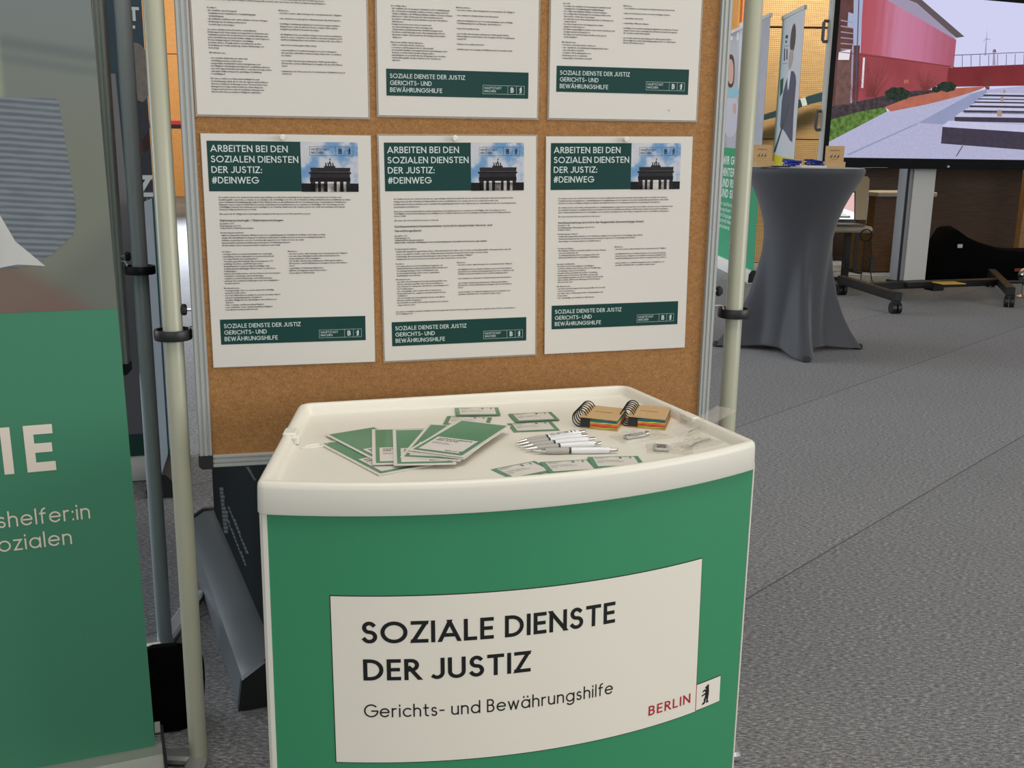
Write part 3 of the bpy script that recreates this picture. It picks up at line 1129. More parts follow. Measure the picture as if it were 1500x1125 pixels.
# notice B: second row, middle
t = sheet('job notice headed Sachbearbeiterin, middle of the three with a gate photo', -0.2574, 1.2393, 0.0151, True, 3.0)
bar_and_logo(t, 14.7, 345, 279, 391.6)
mb = MB()
column(mb, 25, 115.3, 4.85, ['Die Sozialen Dienste der Justiz in Berlin sind eine eigenständige Behörde im Land Berlin, die der Senatsverwaltung für Justiz und Verbraucherschutz', 'nachgeordnet ist. Alle im Fachdienst tätigen Mitarbeiterinnen und Mitarbeiter der Sozialen Dienste der Justiz sind Gerichts- und', 'Bewährungshelfer/innen und haben zuvor Sozialarbeit/Sozialpädagogik studiert. Unterstützt werden Sie durch Mitarbeitende der Verwaltung und des', 'psychologischen Fachdienstes.', '', '', ])
column(mb, 25, 138.2, 4.2, ['Ziele unserer Arbeit sind das Einleiten und die Begleitung von Integrationsprozessen erwachsener Straffälliger, die Vermeidung erneuter', 'Straffälligkeit und die Unterstützung von Geschädigten einer Straftat. Damit leisten wir einen wichtigen Beitrag zum Schutz der Allgemeinheit in', 'unserer Stadt.', '', 'Wir suchen ab sofort, unbefristet, mehrere Stellen als'])
ptext(mb, 'Sachbearbeiterin/Sachbearbeiter (w/m/d) im dezentralen Service- und', 25, 166.6, 3.8, 0.17, fit=186)
ptext(mb, 'Verwaltungsdienst', 25, 174.6, 3.8, 0.17, fit=50)
column(mb, 25, 183.4, 4.15, ['Kennziffer: 1.05', 'Entgeltgruppe: E 6', '*Vollzeit mit 39,4 Wochenstunden', '*Hinweis: Eine Teilzeitbeschäftigung ist unter Berücksichtigung der dienstlichen Erfordernisse ggf. möglich.'])
column(mb, 25, 208.0, 4.7, ['Ihr Arbeitsgebiet umfasst:', '- Sachbearbeitung (Erfassung, Prüfung, Pflege u. Aktenführung) für die Fachbereiche Gerichts- und Bewährungshilfe, Führungsaufsicht, sowie für', '  weitere spezialisierte Fachbereiche. Die Sachbearbeitung erfolgt überwiegend im Fachverfahren (SoPart-Justiz)', '- Selbständige Überwachung und Aktenführung der Ableistung freier gemeinnütziger Tätigkeit', '- Organisation des internen und externen Postverkehrs inkl. elektronischer Postverkehr'])
column(mb, 25, 235.6, 4.45, ['Sie haben...', '- eine abgeschlossene Berufsausbildung vorzugsweise als', '  Kauffrau/Kaufmann für Bürokommunikation/Büromanagement,', '  Verwaltungsfachangestellte/r, Fachkanzleiler und', '  Rechtsanwaltsfachangestellte/r oder vergleichbare', '  Ausbildung/Berufserfahrung'])
column(mb, 25, 265.2, 4.42, ['Wir wünschen uns...', '- eine hohe Dienstleistungsorientierung sowohl gegenüber den', '  internen, als auch gegenüber den externen Institutionen', '- eine strukturierte und genaue Arbeitsweise sowie Engagement', '  bei Veränderungen', '- eine selbständige sowie teamorientierte Arbeitsweise', '- Kooperation und eine engagierte Zusammenarbeit mit dem', '  Sozialdienst', '- eine wertschätzende Kommunikation mit unterschiedlichen', '  Menschen und Berufsgruppen', '- Bereitschaft, bei Bedarf auch an allen Standorten der Behörde', '  eingesetzt zu werden'])
column(mb, 142, 236, 4.35, ['Wir bieten...', '- eine interessante, abwechslungsreiche und anspruchsvolle Tätigkeit', '', '- die Möglichkeit, Ihre persönlichen Kompetenzen weiterzuentwickeln,', '  auch für Ihren beruflichen Werdegang, indem Sie unsere Angebote der', '  fachlichen und außerfachlichen Fort- und Weiterbildung nutzen', '', '- eine strukturierte und begleitete Einarbeitung in das Arbeitsgebiet', '', '- eine flexible Arbeitszeitgestaltung unter Wahrung dienstlicher', '  Erfordernisse und der Einhaltung von Vorgaben für den öffentlichen', '  Dienst', '', '- ein betriebliches Gesundheitsmanagement, dessen Angebote z.B.', '  sportliche Aktivitäten Ihre Gesundheit erhalten sollen'])
column(mb, 24, 326.6, 4.1, ['Die weiteren fachlichen und außerfachlichen Anforderungen bitte ich dem Anforderungsprofil zu entnehmen, das Ihnen unter "Weitere Informationen"', 'zur Verfügung steht.'])
mb.build('body_lettering', M_INK, t)

# notice C: second row, last
t = sheet('job notice headed Sachbearbeitung Regiestelle, right of the three with a gate photo', 0.0594, 1.2434, 0.0153, True, 1.0)
bar_and_logo(t, 13.6, 323.8, 279.3, 371)
mb = MB()
column(mb, 25, 117.2, 4.6, ['Die Sozialen Dienste der Justiz in Berlin sind eine der Senatsverwaltung für Justiz und Verbraucherschutz nachgeordnete Behörde. Hier arbeiten', 'Sozialarbeiterinnen/Sozialarbeiter, Sozialpädagoginnen/Sozialpädagogen in der Funktion als Gerichts- und Bewährungshelfer/innen. Unterstützt', 'werden sie bei Ihren vielfältigen Aufgabenstellungen durch Mitarbeitende der Verwaltung und durch den Psychologischen Fachdienst.'])
column(mb, 25, 134.8, 4.6, ['Die Sozialen Dienste unterstützen mit zielgerichteten sozialpädagogischen Angeboten vorwiegend Personen dabei, sich ohne weitere Straftaten in die', 'Gesellschaft zu integrieren und überwachen im Auftrag der Gerichte die Erfüllung von Auflagen und Weisungen. Zudem stehen wir im Auftrag der', 'Amts-/Staatsanwaltschaft auch den Geschädigten einer Straftat u.a. im Rahmen des Täter-Opfer-Ausgleichs und der Gerichtshilfeerstattung bei.'])
column(mb, 25, 152, 4.2, ['Wir suchen ab sofort für eine unbefristete Stelle in der'])
ptext(mb, 'Sachbearbeitung (w/m/d) in der Regiestelle Gemeinnützige Arbeit', 25, 164.2, 3.8, 0.17, fit=175)
column(mb, 25, 168.8, 4.3, ['Kennziffer: 1.08', 'Besoldungsgruppe/Entgeltgruppe: A8 / E 8 TV-L', 'Vollzeit, Teilzeit'])
column(mb, 24.6, 185.5, 4.65, ['Ihr Arbeitsgebiet umfasst:', '- Sachbearbeitung und Koordination von Verwaltungsvorgängen in der Regiestelle Gemeinnützige Arbeit (RGA)', '- Fachbearbeitung, laufende Dienstleistung und Beratung der Regiestelle Gemeinnützige Arbeit (RGA)', '- Ausstellung, Verwendung, Dokumente und Aktenwesen'])
column(mb, 24.6, 213.4, 4.4, ['Sie haben/verfügen...', '- die laufbahnrechtlichen und tarifrechtlichen Voraussetzungen', '- einen Berufsabschluss als', '  Verwaltungsfachangestellte/r, Fachangestellte/r für', '  Bürokommunikation oder vergleichbare Ausbildungen'])
column(mb, 23.4, 243.6, 4.42, ['Besonders wichtig sind...', '- Kenntnisse in der Anwendung der einschlägigen', '  Rechtsvorschriften sowie hierzu erlassener Ausführungs-,', '  Verwaltungs- und Dienstvorschriften', '- Grundkenntnisse im Aufbau der Berliner Verwaltung', '- fachbezogene IT-Kenntnisse (MS Office und spezielle', '  Anwendungsprogramme z.B. das IT-Verfahren SoPart Justiz,', '  datenschutzrechtlichen Bestimmungen (DSGVO) und der', '  Internetrecherche)'])
column(mb, 23.3, 287.2, 4.6, ['Wir wünschen uns...', '- eine hohe Dienstleistungsorientierung gegenüber internen und', '  externen Institutionen', '- eine adressaten- und lösungsorientierte Kommunikation und', '  Kooperation', '- eine selbständige und strukturierte Arbeitsweise'])
column(mb, 141, 212.6, 4.5, ['Wir bieten...', '- eine interessante, abwechslungsreiche und anspruchsvolle Tätigkeit', '', '- die Möglichkeit, Ihre persönlichen Kompetenzen weiterzuentwickeln,', '  indem Sie unsere Angebote der fachlichen und außerfachlichen Fort-', '  und Weiterbildung nutzen und ein Karrierenetzwerk für sich eröffnen', '', '- ein betriebliches Gesundheitsmanagement, dessen Angebote z. B.', '  sportliche Aktivitäten Ihre Gesundheit erhalten sollen'])
mb.build('body_lettering', M_INK, t)

# the upper row, seen from the middle of the sheets down
t = sheet('job notice without a green bar, left in the upper row of the board', -0.5738, 1.2704 + 0.420, 0.0032, False, 3.4)
mb = MB()
column(mb, 25, 196, 4.2, ['Wir suchen ab sofort mehrere Sozialarbeiterinnen und Sozialarbeiter', '', '- Unterstützung, Beratung, Begleitung und Kontrolle von straffällig gewordenen Menschen im Auftrag der Strafjustiz', '- Entwicklung von individuellen Hilfeplänen und Erstellung von Berichten für die Gerichte', '', '- Erkundung der Lebensverhältnisse und Empfehlung geeigneter Maßnahmen an Gerichte und Staatsanwaltschaften', '', 'Die Sozialen Dienste der Justiz sind zuständig für die Beratung straffälliger Menschen im Land Berlin, die unter Bewährung stehen', 'und vermitteln neue Wege zu Betreuung. Verantwortung zu übernehmen, ohne den Prozess der Wiedereingliederung aufzugeben.'])
column(mb, 25, 243.2, 4.6, ['Sie haben...', '- die staatliche Anerkennung als', '  Sozialarbeiterin/ Sozialarbeiter/ Sozialpädagogin/', '  Sozialpädagoge', '- die laufbahnrechtlichen oder tarifrechtlichen Voraussetzungen', '- Erfahrung in der Beratung von Menschen', '  in schwierigen Lebenslagen'])
column(mb, 24.6, 279.0, 4.32, ['Besonders wichtig sind uns Kenntnisse und praktische', 'Erfahrungen in der Anwendung von zielgerichteten Methoden der', 'Sozialarbeit und der klientenzentrierten Gesprächsführung sowie', 'in der Durchführung von psychosozialen Diagnosen und Prognosen.', 'Für das Aufgabengebiet sind zudem einschlägige', 'Rechtskenntnisse, Grundkenntnisse im Aufbau der Berliner', 'Verwaltung, der Strafrechtspflege und der Kriminologie von', 'Bedeutung.'])
column(mb, 25.4, 317.2, 4.4, ['Wir wünschen uns...', '', '- eine deutliche Motivation zur Arbeit mit', '  straffällig gewordenen Menschen', '- ausgeprägte Belastbarkeit und Beratungskompetenz', '- die Fähigkeit selbständig und strukturiert sorgfältig zu arbeiten', '- eine hohe Eigenmotivation auf aktives Teilnehmen an Supervision,', '  kollegialer Fallberatung und regelmäßigen Fortbildung', '- Teamfähigkeit'])
column(mb, 26, 360.2, 4.44, ['Ein sicheres Auftreten, Präsentationsfähigkeiten und', 'Verhandlungsgeschick, die Freude am eigenverantwortlichem', 'Arbeiten, praktische Erfahrungen in den Themenfeldern Case', 'Management, Gruppenarbeit und in der Anwendung von', 'Prognoseinstrumenten sowie im Sozialdatenmanagement', 'Arbeit sollten Ihre persönlichen Fähigkeiten abrunden.'])
column(mb, 145, 243.6, 4.4, ['Wir bieten...', '- eine interessante, abwechslungsreiche und anspruchsvolle Tätigkeit', '', '- eine strukturierte und begleitete Einarbeitung in das Arbeitsgebiet', '', '- vielfältige Fortbildungsmöglichkeiten zur Erweiterung persönlicher', '  Kompetenzen sowie zu aktuellen Themen Sozialer Arbeit und zu', '  Aufgabenspezifischen Herausforderungen', '', '- die Möglichkeit, Ihre persönlichen Kompetenzen weiterzuentwickeln,', '  indem Sie unsere Angebote der fachlichen und außerfachlichen Fort-', '  und Weiterbildung nutzen und ein Karrierenetzwerk für sich eröffnen', '', '- Supervision und kollegiale Fallberatung', '', '- ein betriebliches Gesundheitsmanagement, dessen Angebote', '  (z.B. sportliche Aktivitäten) dazu beitragen können Ihre Gesundheit', '  zu erhalten', '', '- eine flexible Arbeitszeitgestaltung unter Wahrung dienstlicher', '  Erfordernisse und der Einhaltung von Vorgaben für den öffentlichen', '  Dienst', '', '- Zugang zum Job-Ticket gem. den Vereinbarungen für Mitarbeitende im', '  Land Berlin'])
mb.build('body_lettering', M_INK, t)

t = sheet('job notice with a footer bar, in the middle of the upper row', -0.2580, 1.2758 + 0.420, 0.0034, False, 3.4)
bar_and_logo(t, 14.8, 338.6, 279.5, 385.4)
mb = MB()
column(mb, 25, 197, 4.4, ['- Leitung und Steuerung eines Bereiches der Bewährungshilfe mit allen Fach- und Personalaufgaben', '- Führung der Mitarbeiterinnen und Mitarbeiter', '', '- Vertretung der Dienststelle nach außen und Beschwerdemanagement, Netzwerkarbeit mit Justiz und Kooperationspartnern'])
column(mb, 25, 232, 4.45, ['Sie verfügen über:', '- die staatliche Anerkennung als Sozialarbeiter/in/ Sozialpädagogin', '- die erforderlichen laufbahnrechtlichen Voraussetzungen bzw. bei', '  Tarifbeschäftigten die Erfüllung laufbahnrechtlicher Voraussetzungen', '- mindestens 2 Jahre Erfahrung in der Arbeit mit Menschen in', '  besonders schwierigen Lebenssituationen aus unterschiedlichen', '  Kulturkreisen', '- Kompetenzen in den Bereichen Personal- und', '  Ressourcenmanagement sowie in Belangen der', '  Organisationsentwicklung und des Qualitätsmanagements', '- Kenntnisse und Erfahrungen in der Anwendung zielgerichteter', '  Methoden Sozialer Arbeit und in der Erstellung psychosozialer', '  Diagnosen'])
column(mb, 24, 294, 4.4, ['Was wir uns darüber hinaus wünschen:', '- sicheres und authentisches Auftreten', '- ressourcen- und lösungsorientierte Arbeitskraft', '- Bereitschaft fachliche und organisatorische Entwicklungen in der', '  Behörde verantwortlich und aktiv mitzugestalten', '- grundsätzliche Bereitschaft mit allen Zielgruppen der Gerichts-', '  und Bewährungshilfe an allen Standorten der Behörde zu', '  arbeiten'])
column(mb, 142.5, 230.4, 4.5, ['Wir bieten Ihnen...', '- eine interessante, abwechslungsreiche und anspruchsvolle Tätigkeit', '', '- eine strukturierte Einarbeitung in das Arbeitsfeld', '', '- zahlreiche Möglichkeiten der Personalentwicklung sowie vielfältige', '  Fortbildungsangebote zu Führungs- und Fachthemen', '', '- Supervision und Mentoring', '', '- eine flexible Arbeitszeitgestaltung unter Wahrung dienstlicher', '  Notwendigkeiten und im Rahmen der Vorgaben für die Verwaltung im', '  Land Berlin', '', '- Optionen des mobilen Arbeitens', '', '- Jobticket gem. den Vorgaben für Mitarbeitende des Landes Berlin'])
mb.build('body_lettering', M_INK, t)

t = sheet('job notice with a footer bar, right in the upper row, small mark below', 0.0624, 1.2775 + 0.420, 0.0040, False, 3.4)
bar_and_logo(t, 12.9, 325.2, 277.9, 372)
mb = MB()
column(mb, 25, 190, 4.4, ['- Durchführung von Maßnahmen, Auflagen und Weisungen in Zusammenarbeit mit Gerichten und Einrichtungen', '- Beratung von Klientinnen und Klienten, Berichte', ''])
column(mb, 23, 215.8, 4.52, ['Ihr Profil...', '- Sie haben die staatliche Anerkennung als Sozialarbeiterin/', '  Sozialarbeiter/Sozialpädagogin/Sozialpädagoge', '- Sie erfüllen die laufbahnrechtlichen Voraussetzungen', '- Sie verfügen über Erfahrung in der Beratung von Menschen', '  in besonders schwierigen Lebenslagen', '- Sie sind sicher in der Anwendung zielgerichteter Methoden der', '  Sozialen Arbeit', '- Sie sind vertraut mit der Erstellung psychosozialer', '  Diagnosen und Prognosen', '- Sie haben ausgeprägte Kenntnisse in der Strafrechtspflege und', '  in angrenzenden Rechtsgebieten', '- Sie mögen Herausforderungen und übernehmen gerne', '  Sonderaufgaben'])
column(mb, 22, 284, 4.7, ['Wir wünschen uns...', '- ein sicheres und authentisches Auftreten', '- eine empathische Grundhaltung im Umgang mit Menschen', '  unterschiedlicher Herkunft', '- ein aktives Weiterbildungsinteresse', '- Erfahrungen in der Teamarbeit', '- ausgeprägte Reflexionsbereitschaft'])
column(mb, 140, 215.4, 4.4, ['Wir bieten...', '- eine strukturierte und begleitete Einarbeitung in das Arbeitsfeld', '', '- zahlreiche Netzwerke in allen relevanten Aufgabenfeldern', '', '- regelmäßige Supervision', '', '- regelmäßige Fallbesprechungen', '', '- vielfältige Fort- und Weiterbildungsmöglichkeiten zu aktuellen Themen', '  Sozialer Arbeit sowie zu aufgabenspezifischen Herausforderungen in', '  der Gerichts- und Bewährungshilfe', '', '- eine flexible Arbeitszeitgestaltung unter Wahrung dienstlicher', '  Notwendigkeiten und Berücksichtigung allgemeiner Vereinbarungen', '  für den öffentlichen Dienst'])
mb.build('body_lettering', M_INK, t)
mb = MB()
rect(mb, 238.5, 400, 241.5, 403.5, poster_fn(0.0006))
mb.build('smudge', mat('grey_smudge', (176, 172, 166), 0.6), t)

for nm, u, z in (('left', -0.429, 1.2335), ('middle', -0.118, 1.237), ('right', 0.2153, 1.2405)):
    mb = MB()
    prof = [(0.0012, 0.004), (0.0012, -0.004), (0.0048, -0.0045), (0.0048, -0.0060), (0.0032, -0.0075), (0.0032, -0.0100), (0.0052, -0.0118), (0.0052, -0.0132), (0.0040, -0.0142)]
    mb.lathe(prof, 18, axis='Y')
    p = mb.build('push_pin', mat('pearl_white_pin', (222, 218, 210), 0.25, coat=0.6), smooth=True)
    p.location = board_pt(u, 0, z)
    p.rotation_euler = (0, 0, YAW)
    tag(p, {'left': 'white push pin holding the Diplompsychologin notice', 'middle': 'white push pin holding the Sachbearbeiterin notice', 'right': 'white push pin holding the Regiestelle notice'}[nm], 'push pin', 'push pins on the pin board')

# ------------------------------------------------------------------ promotion counter
DYAW = math.radians(17.4927)
DE = Vector((math.cos(DYAW), math.sin(DYAW), 0))
DN = Vector((-math.sin(DYAW), math.cos(DYAW), 0))
DO = DE * 0.465 + DN * 1.600
RIM_Z, TRAY_Z = EYE - 0.455, EYE - 0.475
RC, CCX, CCY = 1.0, -0.01, 0.716     # radius and centre of the bowed front


def desk(x, y, z=0.0):
    return DO + DE * x + DN * y + Vector((0, 0, z))


def dk(a, b):
    """surveyed floor-plan position to counter coordinates"""
    return (a * 1.0215 - 0.465, b * 1.0215 - 1.600)


counter = thing('promotion_counter', 'green promotion counter with a white tray top and a bowed front', 'counter', DO, DYAW)


def tray_outline(ins):
    """tray plan inset by ins, clockwise from the back left corner"""
    RA = RC - ins

    def front(x):
        return CCY - math.sqrt(RA * RA - (x - CCX) ** 2)

    def line(p, q):
        p, q = Vector(p), Vector(q)
        d = (q - p).normalized()
        n = Vector((d.y, -d.x))       # inward for a clockwise outline
        return p + n * ins, d

    def meet(l0, l1):
        (p, d), (q, e) = l0, l1
        k = d.x * e.y - d.y * e.x
        t = ((q.x - p.x) * e.y - (q.y - p.y) * e.x) / k
        return p + d * t

    def on_front(l):
        p, d = l
        c = Vector((CCX, CCY))
        o = p - c
        bb, cc = o.dot(d), o.dot(o) - RA * RA
        r = math.sqrt(bb * bb - cc)
        c2 = [p + d * (-bb + r), p + d * (-bb - r)]
        return min(c2, key=lambda v: v.y)

    def corner(c, a, b, r, k=5):
        d0, d1 = (a - c).normalized(), (b - c).normalized()
        half = d0.angle(d1) / 2
        t = r / math.tan(half)
        p0, p1 = c + d0 * t, c + d1 * t
        ctr = c + (d0 + d1).normalized() * (r / math.sin(half))
        a0 = math.atan2(p0.y - ctr.y, p0.x - ctr.x)
        a1 = math.atan2(p1.y - ctr.y, p1.x - ctr.x)
        while a1 - a0 > math.pi:
            a1 -= 2 * math.pi
        while a1 - a0 < -math.pi:
            a1 += 2 * math.pi
        return [(ctr.x + r * math.cos(a0 + (a1 - a0) * i / k), ctr.y + r * math.sin(a0 + (a1 - a0) * i / k)) for i in range(k + 1)]
    yl, yr = CCY - math.sqrt(RC * RC - (-0.396 - CCX) ** 2), CCY - math.sqrt(RC * RC - (0.395 - CCX) ** 2)
    back = line((-0.291, 0.236), (0.353, 0.233))
    right = line((0.353, 0.233), (0.395, yr))
    left = line((-0.396, yl), (-0.291, 0.236))
    BL, BR, FR, FL = meet(left, back), meet(back, right), on_front(right), on_front(left)
    rb, rf = max(0.030 - ins, 0.010), max(0.014 - ins, 0.006)
    n = 26
    pts = corner(BL, FL, BR, rb)
    pts += corner(BR, BL, FR, rb)
    xr, xl = FR.x - 0.03, FL.x + 0.03
    pts += corner(FR, BR, Vector((xr, front(xr))), rf, 4)
    pts += [(xr + (xl - xr) * i / n, front(xr + (xl - xr) * i / n)) for i in range(n + 1)]
    pts += corner(FL, Vector((xl, front(xl))), BL, rf, 4)
    return pts


mb = MB()
rows = []
for ins, z in ((0.010, RIM_Z - 0.046), (0.0, RIM_Z - 0.047), (-0.001, RIM_Z - 0.045), (0.0, RIM_Z - 0.010), (0.001, RIM_Z - 0.004), (0.0045, RIM_Z - 0.0005), (0.008, RIM_Z), (0.012, RIM_Z - 0.0006), (0.0145, RIM_Z - 0.003), (0.0165, RIM_Z - 0.012), (0.0185, TRAY_Z + 0.0025), (0.0225, TRAY_Z), (0.0250, TRAY_Z), (0.0285, TRAY_Z)):
    rows.append([(x, y, z) for x, y in tray_outline(ins)])
mb.grid(rows, 0, True)
mb.poly(rows[-1], 0)
under = [(x, y, RIM_Z - 0.040) for x, y in tray_outline(0.004)]
mb.poly(under[::-1], 0)
tray = mb.build('tray_top', M_ABS, counter, smooth=True)
# latch tabs moulded on the side rims and a finger recess in the tray
for (x0, y0), (x1, y1) in (((-0.291, 0.236), (-0.396, -0.21)), ((0.353, 0.233), (0.389, -0.21))):
    sx = 1 if x0 < 0 else -1
    for f in (((0.40, 0.475),) if sx > 0 else ((0.52, 0.62),)):
        mb = MB()
        a = Vector((x0 + (x1 - x0) * f[0], y0 + (y1 - y0) * f[0]))
        b = Vector((x0 + (x1 - x0) * f[1], y0 + (y1 - y0) * f[1]))
        c = (a + b) / 2
        an = math.atan2(b.y - a.y, b.x - a.x)
        mb.rbox((c.x + sx * (0.012 if sx > 0 else 0.009), c.y, RIM_Z - (0.003 if sx > 0 else 0.0045)), ((b - a).length, 0.022 if sx > 0 else 0.017, 0.011), 0.004, rz=an)
        if sx > 0:
          mb.rbox((c.x + sx * 0.020, c.y - 0.004, RIM_Z - 0.012), ((b - a).length * 0.5, 0.012, 0.014), 0.003, rz=an)
        mb.build('latch_tab', M_ABS, tray, smooth=True)
mb = MB()
px, py = dk(0.173, 1.580)
rows = []
for s, dz in ((1.0, 0.0003), (0.93, 0.0022), (0.80, 0.0026), (0.62, 0.0012), (0.2, 0.0006)):
    rows.append([(px + 0.026 * s * math.cos(t) * math.cos(0.2) - 0.008 * s * math.sin(t) * math.sin(0.2), py + 0.026 * s * math.cos(t) * math.sin(0.2) + 0.008 * s * math.sin(t) * math.cos(0.2), TRAY_Z + dz) for t in [2 * math.pi * i / 24 for i in range(24)]])
mb.grid(rows, 0, True)
mb.poly(rows[-1], 0)
mb.build('finger_grip', M_ABS, tray, smooth=True)

RP = RC - 0.010
SKIRT = RIM_Z - 0.040


def bow(s, z, out=0.0):
    th = s / RP
    return (CCX + (RP + out) * math.sin(th), CCY - (RP + out) * math.cos(th), z)


mb = MB()
S0, S1, n = -0.3815, 0.4190, 60
for o0, rev in ((0.0, False), (-0.006, True)):
    rows = [[bow(S0 + (S1 - S0) * i / n, z, o0) for i in range(n + 1)] for z in (0.02, SKIRT)]
    mb.grid(rows if not rev else rows[::-1], 0)
mb.build('front_panel', M_GREEN, counter, smooth=True)
front_panel = counter.children[-1]
for a, b in ((S0 - 0.0065, S0), (S1, S1 + 0.003)):
    mb = MB()
    rows = [[bow(a, z, -0.012), bow(a, z, 0.0015), bow(b, z, 0.0015), bow(b, z, -0.012)] for z in (0.0, SKIRT)]
    mb.grid(rows, 0, True)
    mb.build('edge_strip', M_ABS, counter)
for xa, ya, xb, yb in ((bow(S0 - .004, 0)[0], bow(S0, 0)[1] + 0.014, -0.285, 0.205), (bow(S1 + .002, 0)[0] - 0.004, bow(S1, 0)[1] + 0.016, 0.345, 0.205)):
    mb = MB()
    an = math.atan2(yb - ya, xb - xa)
    L = math.hypot(xb - xa, yb - ya)
    mb.box(((xa + xb) / 2, (ya + yb) / 2, SKIRT / 2), (L, 0.012, SKIRT - 0.002), rz=an)
    mb.build('side_panel', M_ABS, counter)
mb = MB()
base = [(x, y, 0.0) for x, y in tray_outline(0.030)]
top = [(x, y, 0.022) for x, y in tray_outline(0.030)]
mb.grid([base, top], 0, True)
mb.poly(top)
mb.build('base_plate', M_ABS, counter)

# printed sign on the bowed front, corners surveyed from the photograph
SQ = [(-0.2921, 0.3291), (0.3104, 0.3123), (0.3054, 0.5851), (-0.2946, 0.5941)]


def sign_fn(out):
    def f(u, v):
        a, b, c, d = SQ
        s = (a[0] * (1 - u) + b[0] * u) * (1 - v) + (d[0] * (1 - u) + c[0] * u) * v
        z = (a[1] * (1 - u) + b[1] * u) * (1 - v) + (d[1] * (1 - u) + c[1] * u) * v
        return bow(s, z, out)
    return f


mb = MB()
f = sign_fn(0.0004)
rect(mb, -0.0022, -0.005, 1.0022, 1.005, f, 1, 40)
rect(mb, 1.0, 0.0, 1.1, 0.181, sign_fn(0.0003), 1, 8)
f = sign_fn(0.0008)
rect(mb, 0, 0, 1, 1, f, 0, 40)
rect(mb, 1.003, 0.005, 1.0985, 0.177, f, 0, 8)
rect(mb, 1.0, 0.0, 1.003, 0.181, f, 2, 1)
sign = mb.build('sign_panel', [M_CREAM, M_BLACK, M_RED], front_panel)
ASP = 0.27 / 0.601


def sign_text(mb, s, u, v, cap, w, fit, mi=0, track=0.13):
    g = sign_fn(0.0012)
    add_text(mb, s, u, v / ASP * 0 + v, 1.0, w, lambda a, b: g(u + (a - u), v + (b - v) * cap), fit=fit, mi=mi, track=track)


mb = MB()
sign_text(mb, 'SOZIALE DIENSTE', 0.0710, 0.7265, 0.129, 0.168, 0.647)
mb.build('headline_lettering', M_BLACK, front_panel)
mb = MB()
sign_text(mb, 'DER JUSTIZ', 0.0725, 0.505, 0.127, 0.168, 0.412)
mb.build('headline_lettering', M_BLACK, front_panel)
mb = MB()
sign_text(mb, 'Gerichts- und Bewährungshilfe', 0.0715, 0.281, 0.080, 0.108, 0.645, track=0.16)
mb.build('subtitle_lettering', M_BLACK, front_panel)
mb = MB()
sign_text(mb, 'BERLIN', 0.832, 0.075, 0.063, 0.155, 0.147, track=0.2)
mb.build('city_lettering', M_RED, front_panel)
mb = MB()
add_bear(mb, 1.0225, 0.026, 0.128, sign_fn(0.0012), 0, asp=0.225)
mb.build('bear_emblem', M_BLACK, front_panel)

# ------------------------------------------------------------------ things lying in the tray
M_COVER = mat('green_brochure_print', (72, 130, 92), 0.4, coat=0.3)


def flat_fn(z):
    return lambda x, y: (x, y, z)


BW, BH = 0.0945, 0.199


def brochure(label, bl, ang, lift, tilt=0.0, pages=0.0016):
    x, y = dk(*bl)
    a = math.radians(ang - 90)
    t = thing('brochure', label, 'brochure', desk(x, y, TRAY_Z + lift), DYAW + a, 'fan of brochures on the counter')
    t.rotation_euler = (0, tilt, DYAW + a)
    mb = MB()
    mb.box((BW / 2, BH / 2, pages / 2), (BW - 0.001, BH - 0.001, pages - 0.0006))
    mb.build('pages', mat('brochure_pages', (228, 224, 214), 0.6), t)
    z = pages + 0.0003
    mb = MB()
    mb.box((BW / 2, BH / 2, z - 0.0003), (BW, BH, 0.0005), 0)
    rect(mb, 0.0055, 0.0055, BW - 0.0055, BH - 0.0055, flat_fn(z + 0.0003), 1)
    rect(mb, 0.0115, 0.012, BW - 0.0125, 0.086, flat_fn(z + 0.0006), 0)
    cover = mb.build('cover', [M_WHITE, M_COVER], t)
    mb = MB()
    g = flat_fn(z + 0.0009)
    add_text(mb, 'SOZIALE DIENSTE', 0.017, 0.0745, 0.0055, 0.17, g, fit=0.058)
    add_text(mb, 'DER JUSTIZ', 0.017, 0.0655, 0.0055, 0.17, g, fit=0.037)
    add_text(mb, 'Gerichts- und', 0.017, 0.0545, 0.0034, 0.11, g, fit=0.026)
    add_text(mb, 'Bewährungshilfe', 0.017, 0.0485, 0.0034, 0.11, g, fit=0.032)
    mb.build('lettering', M_INK, cover)
    mb = MB()
    add_text(mb, 'BERLIN', 0.0545, 0.0165, 0.0036, 0.18, g, fit=0.018)
    rect(mb, 0.0745, 0.014, 0.0750, 0.023, g)
    add_bear(mb, 0.078, 0.0148, 0.0078, g)
    mb.build('emblem', M_INK, cover)
    return t


BRO = [((0.2430, 1.4050), 109.0, 0.0003, 'brochure at the left end of the fan, under the second one'),
       ((0.2560, 1.4480), 108.4, 0.0025, 'brochure second from the left end of the fan'),
       ((0.2405, 1.4450), 80.5, 0.0047, 'brochure with upright white spine, left of the two upright ones'),
       ((0.2690, 1.4270), 79.6, 0.0069, 'brochure with upright white spine, right of the two upright ones'),
       ((0.2840, 1.4560), 64.5, 0.0091, 'brochure tilted right, under the two topmost ones in the fan'),
       ((0.2985, 1.4710), 54.5, 0.0113, 'brochure just beneath the topmost one at the right of the fan'),
       ((0.3010, 1.4770), 51.5, 0.0135, 'topmost brochure with its whole cover showing at the right of the fan')]
for bl, ang, lift, lab in BRO:
    brochure(lab, bl, ang, lift)

CW, CH = 0.0815, 0.0580


